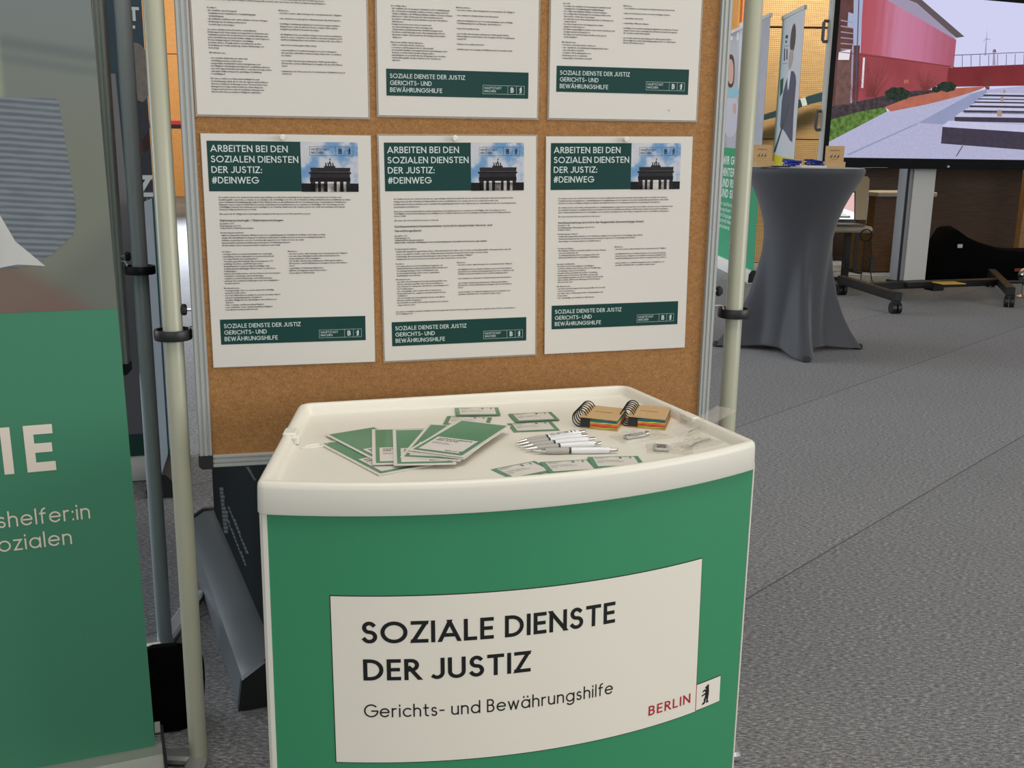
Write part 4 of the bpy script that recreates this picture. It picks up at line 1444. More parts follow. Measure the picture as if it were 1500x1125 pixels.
def card(label, tl, ang, lift=0.0):
    x, y = dk(*tl)
    t = thing('business_card', label, 'card', desk(x, y, TRAY_Z + 0.0003 + lift), DYAW + math.radians(ang), 'business cards in the tray')
    mb = MB()
    mb.box((CW / 2, -CH / 2, 0.0003), (CW, CH, 0.0005), 1)
    rect(mb, 0.0080, -CH + 0.0075, CW - 0.0075, -0.0036, flat_fn(0.0008), 0)
    mb.build('stock', [M_WHITE, M_COVER], t)
    mb = MB()
    g = flat_fn(0.0011)
    add_text(mb, 'HAUPTSTADT', 0.010, -0.0085, 0.0028, 0.15, g, fit=0.023)
    add_text(mb, 'MACHEN', 0.010, -0.0125, 0.0028, 0.15, g, fit=0.014)
    rect(mb, 0.0445, -0.0140, 0.0448, -0.0045, g)
    add_text(mb, 'B', 0.049, -0.0130, 0.0072, 0.2, g)
    rect(mb, 0.0595, -0.0140, 0.0598, -0.0045, g)
    add_bear(mb, 0.0645, -0.0135, 0.0085, g)
    for k, (s, wd) in enumerate((('Soziale Dienste der Justiz', 0.036), ('Gerichts- und Bewährungshilfe', 0.042), ('Berlin', 0.009))):
        add_text(mb, s, 0.011, -0.0235 - k * 0.0058, 0.0028, 0.13, g, fit=wd)
    mb.build('lettering', mat('grey_ink', (84, 86, 86), 0.6), t)
    return t


card('business card lying crooked, half under the card farthest back', (0.420, 1.712), -21.5)
card('business card farthest back on the tray, on top of a crooked one', (0.4455, 1.760), -12.0, 0.0016)
card('business card behind the pens, upper one of the pair', (0.5275, 1.694), -4.0, 0.0016)
card('business card behind the pens, lower one of the pair', (0.5080, 1.637), -5.5)
card('business card by the front rim, left of three, turned counter-clockwise', (0.4085, 1.394), 17.5)
card('business card by the front rim, middle of three', (0.4895, 1.408), -4.0, 0.0008)
card('business card by the front rim, right of three', (0.5690, 1.413), -11.5, 0.0016)

M_PENBODY = mat('pearl_white_barrel', (222, 222, 226), 0.25, coat=0.5)
M_PENGRIP = mat('frosted_grip', (166, 163, 157), 0.5)
M_CHROME = mat('chrome', (200, 198, 194), 0.15, metal=1.0)


def pen(label, tip, end, printed=False):
    a, b = Vector(dk(*tip)), Vector(dk(*end))
    L = (b - a).length
    an = math.atan2(b.y - a.y, b.x - a.x)
    r = 0.0056
    t = thing('ballpoint_pen', label, 'pen', desk(a.x, a.y, TRAY_Z + r + 0.0004), DYAW + an, 'ballpoint pens fanned out in the tray')
    s = L / 0.138
    mb = MB()
    mb.lathe([(0.0003, 0.0), (0.0008, 0.0004), (0.0014, 0.004 * s), (0.0030, 0.012 * s), (0.0044, 0.020 * s), (0.0046, 0.0205 * s)], 18, axis='X')
    mb.build('tip', M_CHROME, t, smooth=True)
    mb = MB()
    mb.lathe([(0.0045, 0.0205 * s), (0.0053, 0.030 * s), (0.0056, 0.042 * s), (0.0052, 0.054 * s), (0.0049, 0.0585 * s)], 18, axis='X')
    mb.build('grip', M_PENGRIP, t, smooth=True)
    mb = MB()
    mb.lathe([(0.0051, 0.0585 * s), (0.0052, 0.0590 * s), (0.0052, 0.0615 * s), (0.0051, 0.0620 * s)], 18, axis='X')
    mb.build('ring', mat('dark_chrome', (70, 68, 66), 0.25, metal=0.9), t, smooth=True)
    mb = MB()
    mb.lathe([(0.0049, 0.0620 * s), (0.0054, 0.070 * s), (0.0055, 0.100 * s), (0.0050, 0.122 * s), (0.0046, 0.1235 * s)], 18, axis='X')
    barrel = mb.build('barrel', M_PENBODY, t, smooth=True)
    mb = MB()
    mb.lathe([(0.0040, 0.1235 * s), (0.0041, 0.126 * s), (0.0028, 0.1265 * s), (0.0028, 0.136 * s), (0.0022, 0.138 * s)], 14, axis='X')
    mb.build('button', M_CHROME, t, smooth=True)
    if printed:
        mb = MB()

        def wrap(u, v):
            th = v / r + 0.9
            return (u, -(r + 0.0001) * math.cos(th), (r + 0.0001) * math.sin(th))
        add_text(mb, 'VOLL GUTE JOBS', 0.066 * s, -0.0012, 0.0042, 0.2, wrap, fit=0.036 * s)
        add_text(mb, 'B', 0.1065 * s, -0.0012, 0.0042, 0.22, wrap)
        add_bear(mb, 0.1135 * s, -0.0014, 0.0046, wrap)
        mb.build('lettering', M_INK, barrel)
    return t


pen('white ballpoint pen with printed slogan, farthest back in the pen fan', (0.480, 1.5035), (0.615, 1.540), True)
pen('white ballpoint pen second from the back in the pen fan', (0.479, 1.4905), (0.611, 1.517))
pen('white ballpoint pen in the middle of the pen fan', (0.481, 1.4775), (0.615, 1.495))
pen('white ballpoint pen second from the front in the pen fan', (0.484, 1.4645), (0.615, 1.4675))
pen('white ballpoint pen frontmost in the fan, turned toward the rim', (0.493, 1.4525), (0.625, 1.424))

M_KRAFT = mat('kraft_board', (192, 158, 112), 0.75, noise=0.05, nscale=150)


def notebook(label, fl, ang):
    """fl: front left corner of the block; spiral along the left edge"""
    x, y = dk(*fl)
    W, D, H = 0.066, 0.088, 0.0185
    t = thing('spiral_notebook', label, 'notebook', desk(x, y, TRAY_Z + 0.0004), DYAW + math.radians(ang), 'small spiral notebooks with sticky notes')
    mb = MB()
    mb.box((W / 2, D / 2, 0.0008), (W, D, 0.0015))
    mb.build('back_cover', M_KRAFT, t)
    mb = MB()
    M = Matrix.Rotation(math.radians(1.2), 3, 'Y')
    mb.box((W / 2 - 0.001, D / 2, H + 0.0006), (W, D, 0.0016), M=M)
    mb.build('front_cover', M_KRAFT, t)
    cov = t.children[-1]
    mb = MB()
    pts = [(0.016 + 0.030 * i / 12, D * 0.52 + 0.0006 * math.sin(i * 1.3), H + 0.0016 - 0.0004 * i / 12) for i in range(13)]
    mb.tube(pts, 0.0006, 6)
    mb.build('pencil_line', mat('pencil_mark', (60, 44, 30), 0.7), cov)
    mb = MB()
    mb.box((0.0085, D / 2, H / 2 + 0.0005), (0.017, D - 0.002, H - 0.003))
    mb.build('binding_block', M_BLACKPL, t)
    z = 0.0018
    for nm, c, h in (('lime', (178, 186, 60), 0.0026), ('red', (206, 78, 52), 0.0026), ('orange', (224, 110, 74), 0.0036), ('yellow', (234, 200, 80), 0.0022), ('teal', (36, 108, 118), 0.0048)):
        mb = MB()
        n = 10
        rows = []
        w0 = 0.0
        for i in range(n + 1):
            xx = 0.0172 + (W - 0.0182) * i / n
            dz = 0.0006 * math.sin(i * 0.7 + z * 900)
            rows.append([(xx, 0.001, z + dz), (xx, D - 0.002, z + dz), (xx, D - 0.002, z + h + dz), (xx, 0.001, z + h + dz)])
        mb.grid(rows, 0, True)
        mb.poly(rows[0][::-1])
        mb.poly(rows[-1])
        mb.build('sticky_note_pad', mat(nm + '_sticky_notes', c, 0.8), t)
        z += h - 0.0001
    mb = MB()
    n = 6
    R = 0.0150
    for k in range(n):
        yy = 0.010 + (D - 0.020) * k / (n - 1)
        pts = []
        for i in range(22):
            a = 2 * math.pi * i / 22
            pts.append((-0.0035 + R * 0.86 * math.cos(a), yy + 0.0016 * math.sin(a), 0.0150 + R * math.sin(a) * 0.96))
        mb.tube(pts, 0.0011, 6, closed=True)
    mb.build('wire_spiral', M_BLACKPL, t, smooth=True)
    return t


notebook('spiral notebook with sticky notes, left one beside the business cards', (0.6215, 1.5800), -34.0)
notebook('spiral notebook with sticky notes, right one next to the tray rim', (0.7030, 1.5640), -32.0)


def clear_bag(label, c, w, h, ang, seed, clip=None, lift=0.0, rise=0.0):
    x, y = dk(*c)
    rnd = random.Random(seed)
    t = thing('plastic_bag', label, 'plastic bag', desk(x, y, TRAY_Z + 0.0006 + lift), DYAW + math.radians(ang), 'small clear bags in the tray')
    ph = [rnd.uniform(0, 6.28) for _ in range(8)]
    mb = MB()
    nx, ny = 22, 14
    for lay in (0, 1):
        rows = []
        for i in range(nx + 1):
            row = []
            for j in range(ny + 1):
                u, v = i / nx - 0.5, j / ny - 0.5
                e = max(0.0, 1 - (2 * abs(u)) ** 4) * max(0.0, 1 - (2 * abs(v)) ** 4)
                z = (0.0040 + 0.0030 * math.sin(9 * u + ph[0] + 5 * v) + 0.0022 * math.sin(21 * v + 12 * u + ph[1]) + 0.0016 * math.sin(33 * u - 17 * v + ph[2]))
                z = max(z, 0.0002)
                z = z * (0.25 + 0.75 * e) if lay else z * 0.12
                z += rise * max(0.0, u + 0.5) ** 1.5
                row.append((u * w * (1 + 0.04 * math.sin(7 * v + ph[3])), v * h * (1 + 0.08 * math.sin(6 * u + ph[4])), z + 0.0004 * lay))
            rows.append(row)
        mb.grid(rows)
    mb.build('film', M_BAG, t, smooth=True)
    if clip:
        mb = MB()
        if clip == 'stick':
            mb.rbox((-w * 0.12, 0.002, 0.0035), (w * 0.42, 0.012, 0.0055), 0.002, rz=0.1)
            mb.cyl((w * 0.08, 0.004, 0.0035), (w * 0.17, 0.006, 0.0035), 0.0045, n=12)
            mb.build('metal_clip', M_CHROME, t, smooth=True)
        elif clip == 'case':
            mb.rbox((-w * 0.18, 0.0, 0.003), (w * 0.34, h * 0.55, 0.005), 0.004, 0)
            for k in range(3):
                mb.box((-w * 0.18, -h * 0.14 + k * h * 0.13, 0.0058), (w * 0.20, 0.0022, 0.0008), 1)
            mb.build('clear_case', [mat('clear_grey_plastic', (170, 168, 162), 0.2, coat=0.4), M_INK], t)
        else:
            mb.tube([(-w * 0.36, -h * 0.2, 0.002), (-w * 0.1, -h * 0.05, 0.003), (w * 0.2, 0, 0.003), (w * 0.38, h * 0.1, 0.002)], 0.0014, 6)
            mb.build('wire_clip', M_STEEL, t, smooth=True)
    return t


clear_bag('clear plastic bag lying beside the right notebook, nearest the pens', (0.700, 1.500), 0.100, 0.050, 8, 3, 'stick')
clear_bag('clear plastic bag holding a small clear case, by the front rim', (0.713, 1.421), 0.075, 0.052, -24, 5, 'case')
clear_bag('clear plastic bag with a wire clip, right of the small case', (0.775, 1.441), 0.085, 0.045, 20, 8, 'wire')
clear_bag('clear plastic bag sticking up over the right tray rim', (0.820, 1.515), 0.135, 0.045, 24, 11, 'wire', 0.004, 0.024)

# ------------------------------------------------------------------ roll-up banners near the counter
M_CASS = mat('silver_cassette', (176, 176, 170), 0.35, metal=0.6, noise=0.03, nscale=6, stretch=(1, 1, 60))
GO, GY = Vector((-0.69, 1.80, 0)), math.radians(22)
gb = thing('rollup_banner', 'large green roll-up banner with pale lettering beside the cream pole', 'banner', GO, GY)


def blurred_print():
    m, nt, b = node_mat('blurred_portrait_print')
    o = sep(nt, coords(nt))

    def smooth(v, a, c):
        n = nt.nodes.new('ShaderNodeMapRange')
        n.interpolation_type = 'SMOOTHSTEP'
        n.inputs['From Min'].default_value = a
        n.inputs['From Max'].default_value = c
        nt.links.new(v, n.inputs['Value'])
        return n.outputs[0]
    x, z = o[0], o[2]
    base = mixc(nt, smooth(z, 1.15, 1.5), (112, 116, 104), (112, 120, 120))
    # darker diagonal shape and the two soft bars behind the sitter
    d1 = mathn(nt, 'ADD', z, mathn(nt, 'MULTIPLY', x, -0.9))
    base = mixc(nt, mathn(nt, 'MULTIPLY', smooth(d1, 1.13, 1.05), 0.55), base, (88, 94, 88))
    bars = mathn(nt, 'ADD', z, mathn(nt, 'MULTIPLY', x, 0.12))

    def bump1(v, c, w):
        return mathn(nt, 'SUBTRACT', 1.0, smooth(mathn(nt, 'ABSOLUTE', mathn(nt, 'SUBTRACT', v, c)), 0.0, w))
    base = mixc(nt, mathn(nt, 'MULTIPLY', bump1(bars, 1.358, 0.018), 0.5), base, (78, 88, 90))
    base = mixc(nt, mathn(nt, 'MULTIPLY', bump1(bars, 1.333, 0.014), 0.4), base, (80, 90, 92))
    left = mathn(nt, 'MULTIPLY', smooth(x, -0.155, -0.172), smooth(z, 1.27, 1.30))
    base = mixc(nt, mathn(nt, 'MULTIPLY', left, 0.8), base, (150, 160, 132))
    low = mathn(nt, 'ADD', z, mathn(nt, 'MULTIPLY', x, 0.75))
    base = mixc(nt, mathn(nt, 'MULTIPLY', smooth(low, 0.925, 0.865), 0.75), base, (112, 84, 76))
    nt.links.new(base, b.inputs['Base Color'])
    b.inputs['Roughness'].default_value = 0.55
    return m


def knit_print():
    m, nt, b = node_mat('ribbed_knit_print')
    o = sep(nt, coords(nt))
    w = mathn(nt, 'SINE', mathn(nt, 'MULTIPLY', mathn(nt, 'ADD', o[2], mathn(nt, 'MULTIPLY', o[0], 0.06)), 620.0))
    f = mathn(nt, 'ADD', mathn(nt, 'MULTIPLY', w, 0.35), noise_tex(nt, coords(nt, (8, 8, 40)), 3.0))
    nt.links.new(ramp(nt, f, [(0.2, (86, 96, 106)), (0.8, (118, 126, 132))]), b.inputs['Base Color'])
    b.inputs['Roughness'].default_value = 0.6
    return m


M_BANGREEN = mat('banner_green', (60, 128, 98), 0.5, noise=0.02, nscale=400)
GW = 0.85
TZ = 2.02
LEAN = -0.0135          # the cloth hangs slightly off plumb


def gfn(out):
    return lambda u, z: (u + LEAN * (z - 0.07), -out, z)


def strip_back(fn_w, z0, z1, parent, name, m, thick=0.0012):
    mb = MB()
    u0, u1 = fn_w
    pts = [(u0 + LEAN * (z0 - 0.07), z0), (u1 + LEAN * (z0 - 0.07), z0), (u1 + LEAN * (z1 - 0.07), z1), (u0 + LEAN * (z1 - 0.07), z1)]
    mb.slab(pts, 0.0, thick)
    return mb.build(name, m, parent)


cloth = strip_back((-GW, 0.0), 0.062, TZ, gb, 'cloth', M_BANGREEN)
zg = 0.934
mb = MB()
f = gfn(0.0004)
mb.poly([f(-GW, zg - 0.003), f(0, zg), f(0, TZ - 0.01), f(-GW, TZ - 0.01)])
ph = mb.build('photo_print', blurred_print(), cloth)
mb = MB()
f = gfn(0.0008)
sl = [(-0.45, 1.290), (-0.084, 1.290), (-0.080, 1.284), (-0.073, 1.20), (-0.066, 1.10), (-0.074, 1.065), (-0.112, 1.030), (-0.165, 1.01), (-0.45, 1.0)]
mb.poly([f(u - LEAN * (z - 0.07), z) for u, z in sl])
mb.build('sleeve_print', knit_print(), cloth)
mb = MB()
f = gfn(0.0012)
sh = [(-0.45, 1.20), (-0.26, 1.17), (-0.205, 1.135), (-0.185, 1.10), (-0.165, 1.055), (-0.122, 1.012), (-0.165, 1.016), (-0.22, 1.006), (-0.45, 1.0)]
mb.poly([f(u - LEAN * (z - 0.07), z) for u, z in sh])
mb.build('shirt_print', mat('white_shirt_print', (190, 190, 188), 0.6, noise=0.06, nscale=18), cloth)
M_BANTXT = mat('banner_pale_ink', (226, 214, 200), 0.5)
f = gfn(0.0008)
mb = MB()
add_text(mb, 'IE', -0.2088, 0.6475, 0.0855, 0.20, f, fit=0.0835, track=0.27)
mb.build('headline_lettering', M_BANTXT, cloth)
mb = MB()
add_text(mb, 'Bewährungshelfer:in', -0.0775 - 0.345, 0.5495, 0.030, 0.10, f, fit=0.345, track=0.16)
add_text(mb, 'der Sozialen', -0.112 - 0.212, 0.5045, 0.030, 0.10, f, fit=0.212, track=0.16)
mb.build('text_lettering', M_BANTXT, cloth)
mb = MB()   # cassette at the foot
prof = [(-0.085, 0.004), (-0.085, 0.030), (-0.070, 0.048), (-0.030, 0.063), (-0.006, 0.066), (0.006, 0.066), (0.040, 0.052), (0.065, 0.020), (0.065, 0.004)]
rows = [[(x, y, z) for y, z in prof] for x in (-GW - 0.01, 0.012)]
mb.grid(rows, 0, True)
mb.poly(rows[0][::-1], 0)
mb.poly(rows[1], 0)
cas = mb.build('cassette', M_CASS, gb)
mb = MB()
for xx in (-GW - 0.012, 0.012):
    mb.slab([(0, 0)] * 0 or [(xx, 0)] * 0 or [(-0.001, 0.0)] * 0 or [(xx, 0.002), (xx + 0.006, 0.002), (xx + 0.006, 0.07), (xx, 0.07)], -0.088, 0.068)
    mb.build('end_cap', M_BLACKPL, gb)
    mb = MB()
mb = MB()
mb.rbox((-0.034, -0.089, 0.026), (0.074, 0.008, 0.018), 0.003)
for k in range(3):
    mb.box((-0.034, -0.0935, 0.020 + k * 0.006), (0.068, 0.001, 0.0012), 1)
mb.build('release_catch', [M_CASS, M_BLACKPL], cas)
mb = MB()
mb.box((0.006, 0.004, 0.100), (0.010, 0.010, 0.024), 0)
mb.box((0.006, -0.0015, 0.092), (0.0105, 0.002, 0.004), 1)
mb.build('pole_socket', [M_CASS, M_BLACKPL], gb)
mb = MB()
mb.slab([(-GW - 0.005, TZ - 0.012), (0.005, TZ - 0.012), (0.005, TZ + 0.012), (-GW - 0.005, TZ + 0.012)], -0.008, 0.008)
r = mb.build('top_rail', M_CASS, gb)
r.location = (LEAN * 1.95, 0, 0)
mb = MB()
mb.cyl((-GW / 2, 0.03, 0.05), (-GW / 2 + LEAN * 1.95, 0.012, TZ), 0.009, n=12)
mb.build('support_rod', M_STEEL, gb)


def rollup(name_label, near, far, top, m_cloth, base_h, base_d, cas_mat, cap_mat, cloth_x=(0.03, 0.03), base_round=True, rail=True, front=-1):
    """roll-up banner whose base runs from far to near; local x from far to near"""
    near, far = Vector((near[0], near[1], 0)), Vector((far[0], far[1], 0))
    d = near - far
    L = d.length
    t = thing('rollup_banner', name_label, 'banner', far, math.atan2(d.y, d.x))
    mb = MB()
    if base_round:
        pr = [(-base_d * 0.55, 0.004), (-base_d * 0.58, base_h * 0.35), (-base_d * 0.45, base_h * 0.75), (-base_d * 0.15, base_h), (base_d * 0.15, base_h), (base_d * 0.40, base_h * 0.7), (base_d * 0.45, 0.004)]
    else:
        pr = [(-base_d / 2, 0.004), (-base_d / 2, base_h), (base_d / 2, base_h), (base_d / 2, 0.004)]
    rows = [[(x, y * (-front), z) for y, z in pr] for x in (0.018, L - 0.018)]
    mb.grid(rows, 0, True)
    mb.build('cassette', cas_mat, t, smooth=True)
    for x0, x1 in ((0.0, 0.018), (L - 0.018, L)):
        mb = MB()
        rows = [[(x, y * (-front) * 1.04, z * 1.04) for y, z in pr] for x in (x0, x1)]
        mb.grid(rows, 0, True)
        mb.poly(rows[0][::-1])
        mb.poly(rows[1])
        mb.build('end_cap', cap_mat, t)
    mb = MB()
    mb.slab([(cloth_x[0], base_h - 0.01), (L - cloth_x[1], base_h - 0.01), (L - cloth_x[1], top), (cloth_x[0], top)], -0.0006, 0.0006)
    c = mb.build('cloth', m_cloth, t)
    if rail:
        mb = MB()
        mb.slab([(cloth_x[0] - 0.006, top - 0.008), (L - cloth_x[1] + 0.006, top - 0.008), (L - cloth_x[1] + 0.006, top + 0.024), (cloth_x[0] - 0.006, top + 0.024)], -0.012, 0.012)
        mb.build('top_rail', cas_mat, t)
    mb = MB()
    mb.cyl((L / 2, 0.02 * -front * -1, base_h * 0.8), (L / 2, 0.016 * -front * -1, top), 0.009, n=10)
    mb.build('support_rod', M_STEEL, t)
    return t, c, L


# dark roll-up behind the board, its cassette pointing at the counter
M_GUN = mat('gunmetal_cassette', (104, 109, 112), 0.42, metal=0.3)
dr, drc, drL = rollup('dark roll-up banner with rounded grey cassette standing between pin board and counter', (-0.505, 2.07), (-0.935, 3.05), 0.62 + 1.3, mat('black_green_cloth', (12, 21, 22), 0.8, spec=0.08), 0.105, 0.20, M_GUN, M_BLACKPL, (0.03, 0.03), True, True, 1)
mb = MB()
rnd = random.Random(4)


def on_dark(x, y):
    far, near = Vector((-0.935, 3.05, 0)), Vector((-0.505, 2.07, 0))
    d = near - far
    u, z = on_plane(x, y, (far.x, far.y), math.atan2(d.y, d.x))
    return Vector((u, z))


for (xa, ya), (xb, yb), w in (((322, 714), (329, 782), 9.0), ((334, 742), (362, 812), 4.0), ((333, 762), (360, 830), 3.5), ((361, 684), (373, 704), 5.0)):
    if xa == 361:
        mb.build('faded_print', mat('faded_grey_print', (74, 78, 74), 0.7), drc)
        mb = MB()
    n = 12
    for k in range(n):
        a, b = k / n, (k + 0.8) / n
        ww = w * rnd.uniform(0.5, 1.0)
        q = []
        for t, o in ((a, 0), (b, 0), (b, ww), (a, ww)):
            p = on_dark(xa + (xb - xa) * t + o, ya + (yb - ya) * t)
            q.append((p.x, -0.0012, p.y))
        mb.poly(q)
mb.build('faded_print', mat('faded_grey_print', (74, 78, 74), 0.7), drc)

# banner with pale letters and a man in a dark suit, beyond the grey pole
M_NAVY = mat('navy_print', (40, 62, 76), 0.5, noise=0.12, nscale=5)
ba, bac, baL = rollup('dark roll-up banner with pale letters and green foot, beyond the grey pole', tuple(at_depth(226, 300, 3.68))[:2], (at_depth(226, 300, 3.68).x - 0.80, 3.46), 2.02, M_NAVY, 0.085, 0.09, mat('white_cassette', (206, 208, 208), 0.4), M_BLACKPL, (0.02, 0.0), True, True, -1)
F = lambda o: (lambda x, z: (x, -o, z))
mb = MB()
f = F(0.001)
mb.poly([f(baL - .62, 1.46), f(baL - 0.10, 1.45), f(baL - 0.095, 1.30), f(baL - 0.09, 1.1), f(baL - 0.09, 0.17), f(baL - .62, 0.17)], 0)
mb.poly([f(baL - 0.09, 1.02), f(baL - 0.001, 1.02), f(baL - 0.001, 0.62), f(baL - 0.09, 0.62)], 1)
rect(mb, baL - 0.78, 0.09, baL - 0.001, 0.155, f, 1)
mb.build('panel_print', [mat('grey_mauve_print', (112, 114, 120), 0.6), mat('bottle_green_print', (22, 74, 62), 0.5)], bac)
mb = MB()
f = F(0.0014)
for cx, cz, rx, rz_ in ((baL - 0.030, 1.455, 0.050, 0.100),):
    mb.poly([f(cx + rx * math.cos(a), cz + rz_ * math.sin(a)) for a in [2 * math.pi * i / 20 for i in range(20)]], 0)
mb.poly([f(baL - 0.085, 1.35), f(baL - 0.06, 1.375), f(baL - 0.001, 1.35), f(baL - 0.001, 1.06), f(baL - 0.085, 1.06)], 1)
mb.poly([f(baL - 0.035, 1.225), f(baL - 0.004, 1.26), f(baL - 0.004, 1.20), f(baL - 0.04, 1.17)], 2)
mb.build('person_print', [mat('grey_hair_print', (108, 104, 100), 0.6, noise=0.2, nscale=40), mat('dark_suit_print', (40, 46, 58), 0.6), mat('skin_print', (120, 84, 82), 0.6)], bac)
M_PALELET = mat('pale_letter_print', (186, 196, 202), 0.5)
for s, zb in (('T', 1.565), ('IT', 1.625)):
    mb = MB()
    add_text(mb, s, baL - 0.060, zb, 0.045, 0.22, F(0.0018))
    mb.build('lettering', M_PALELET, bac)
mb = MB()
add_text(mb, 'Z', baL - 0.058, 1.035, 0.075, 0.2, F(0.0018), fit=0.055)
mb.build('lettering', M_PALELET, bac)

rb, rbc, rbL = rollup('roll-up banner turned away, pale blue-grey back and black foot, beyond cream pole', tuple(at_depth(219, 440, 3.42))[:2], tuple(at_depth(247, 500, 3.95))[:2], 1.03, mat('pale_blue_back', (150, 166, 182), 0.6), 0.085, 0.09, M_BLACKPL, M_BLACKPL, (0.0, 0.0), True, False, -1)

# black bag on the floor between green banner and cream pole
bag = thing('shoulder_bag', 'black fabric bag standing on the floor beside the green banner', 'bag', (-0.752, 1.990, 0), math.radians(12))
mb = MB()
rows = []
for k in range(25):
    t = k / 24
    z = 0.004 + 0.172 * t
    w = 0.178 * (1 - 0.16 * t ** 2) * (1 + 0.05 * math.sin(3.2 * t)) * (1 - 0.62 * max(0.0, (t - 0.72) / 0.28) ** 2.6) * (0.86 + 0.14 * min(1.0, t / 0.12))
    d = 0.095 * (1 - 0.40 * t ** 1.8) * (1 - 0.7 * max(0.0, (t - 0.72) / 0.28) ** 2.6)
    rows.append([(x + 0.02 * t, y + 0.01 * t, z - 0.03 * max(0, -x) * t) for x, y in rrect(w, d, min(w, d) * 0.42, 6)])
mb.grid(rows, 0, True)
mb.poly(rows[0][::-1])
mb.poly(rows[-1])
mb.build('body', M_FABRICBLK, bag, smooth=True)
mb = MB()
mb.tube([(-0.03, 0.0, 0.168), (-0.02, -0.022, 0.172), (0.0, -0.040, 0.14), (0.02, -0.044, 0.12), (0.04, -0.036, 0.13), (0.045, -0.01, 0.160)], 0.004, 8)
mb.build('handle', M_FABRICBLK, bag, smooth=True)

# ------------------------------------------------------------------ bar table with a stretch cover
TB = Vector((1.765, 6.47, 0))
TTOP = 1.132
tb = thing('bar_table', 'tall bar table in a dark grey stretch cover', 'table', TB)
FA = math.radians(-91)
prof = [(0.012, 0.235), (0.05, 0.222), (0.12, 0.208), (0.22, 0.198), (0.34, 0.193), (0.48, 0.193), (0.60, 0.198), (0.70, 0.206), (0.80, 0.224), (0.90, 0.256), (0.98, 0.292), (1.04, 0.325), (1.08, 0.346), (1.098, 0.354), (1.112, 0.357), (1.126, 0.356), (TTOP, 0.350)]
mb = MB()
N = 96
rows = []
for z, r in prof:
    row = []
    for i in range(N):
        a = 2 * math.pi * i / N
        d = (math.cos(4 * (a - FA)) + 1) / 2
        s = max(0.0, 1 - z / 0.80)
        bulge = (0.232 * s ** 2.2) * d ** 3.6 + 0.020 * min(1, s * 2.5) * d ** 10
        rr = r + bulge
        if z < 0.05:
            zz = z + 0.030 * (1 - d ** 2)
        else:
            zz = z
        row.append((rr * math.cos(a) + 0.026 * z / TTOP, rr * math.sin(a), zz))
    rows.append(row)
rows.append([(0.026 + 0.33 * math.cos(2 * math.pi * i / N), 0.33 * math.sin(2 * math.pi * i / N), TTOP + 0.001) for i in range(N)])
mb.grid(rows, 0, True)
mb.poly(rows[-1])
M_STRETCH = mat('dark_grey_stretch_fabric', (54, 55, 62), 0.62, sheen=0.35, noise=0.03, nscale=500)
mb.build('stretch_cover', M_STRETCH, tb, smooth=True)
for k in range(4):
    a = FA + k * math.pi / 2
    mb = MB()
    c, s = math.cos(a), math.sin(a)
    mb.lathe([(0.022, 0.0), (0.028, 0.004), (0.028, 0.022), (0.020, 0.034)], 16, c=(c * 0.452, s * 0.452, 0))
    mb.build('foot_pocket', mat('dark_foot_pocket', (34, 35, 40), 0.7), tb, smooth=True)
mb = MB()
mb.cyl((0.026, 0, TTOP + 0.0014), (0.026, 0, TTOP + 0.0034), 0.348, n=48)
mb.build('top_sheet', mat('pale_table_sheet', (196, 200, 210), 0.5), tb)
TS = TTOP + 0.0042


def easel_box(label, x, y, rz):
    t = thing('card_holder', label, 'card holder', (x, y, TS), rz, 'cardboard card holders on the bar table')
    mb = MB()
    mb.slab([(-0.055, 0.0), (0.055, 0.0), (0.055, 0.128), (-0.055, 0.128)], 0.030, 0.036)
    mb.build('back_board', M_KRAFT, t)
    mb = MB()
    pr = [(0.030, 0.0), (-0.030, 0.0), (-0.030, 0.034), (-0.026, 0.036), (0.0, 0.030), (0.030, 0.030)]
    rows = [[(x, y, z) for y, z in pr] for x in (-0.055, 0.055)]
    mb.grid(rows, 0, True)
    mb.poly(rows[0][::-1])
    mb.poly(rows[1])
    mb.build('tray', M_KRAFT, t)
    mb = MB()
    f = lambda x, z: (x, 0.0294, z)
    add_text(mb, 'WIR BERATEN', -0.028, 0.098, 0.007, 0.14, f, fit=0.056)
    mb.build('lettering', M_INK, t)
    mb = MB()
    n = 30
    for i in range(n):
        a, b = math.pi * (1.15 + 0.7 * i / n), math.pi * (1.15 + 0.7 * (i + 1) / n)
        mb.poly([f(0.030 * math.cos(a), 0.075 + 0.028 * math.sin(a)), f(0.030 * math.cos(b), 0.075 + 0.028 * math.sin(b)), f(0.0285 * math.cos(b), 0.075 + 0.0265 * math.sin(b)), f(0.0285 * math.cos(a), 0.075 + 0.0265 * math.sin(a))])
    for k in range(3):
        cx = -0.020 + 0.020 * k
        mb.poly([f(cx - 0.009, 0.062), f(cx - 0.002, 0.066), f(cx + 0.004, 0.076), f(cx + 0.010, 0.078), f(cx + 0.005, 0.070), f(cx + 0.008, 0.064), f(cx, 0.062), f(cx - 0.004, 0.058)])
    mb.build('emblem', M_INK, t)
    return t


p = at_depth(1118, 241, 6.28)
easel_box('cardboard card holder on the bar table, next to the cream pole', p.x, p.y, math.radians(8))
p = at_depth(1223, 241, 6.30)
easel_box('cardboard card holder on the bar table, in front of the large screen', p.x, p.y, math.radians(-6))
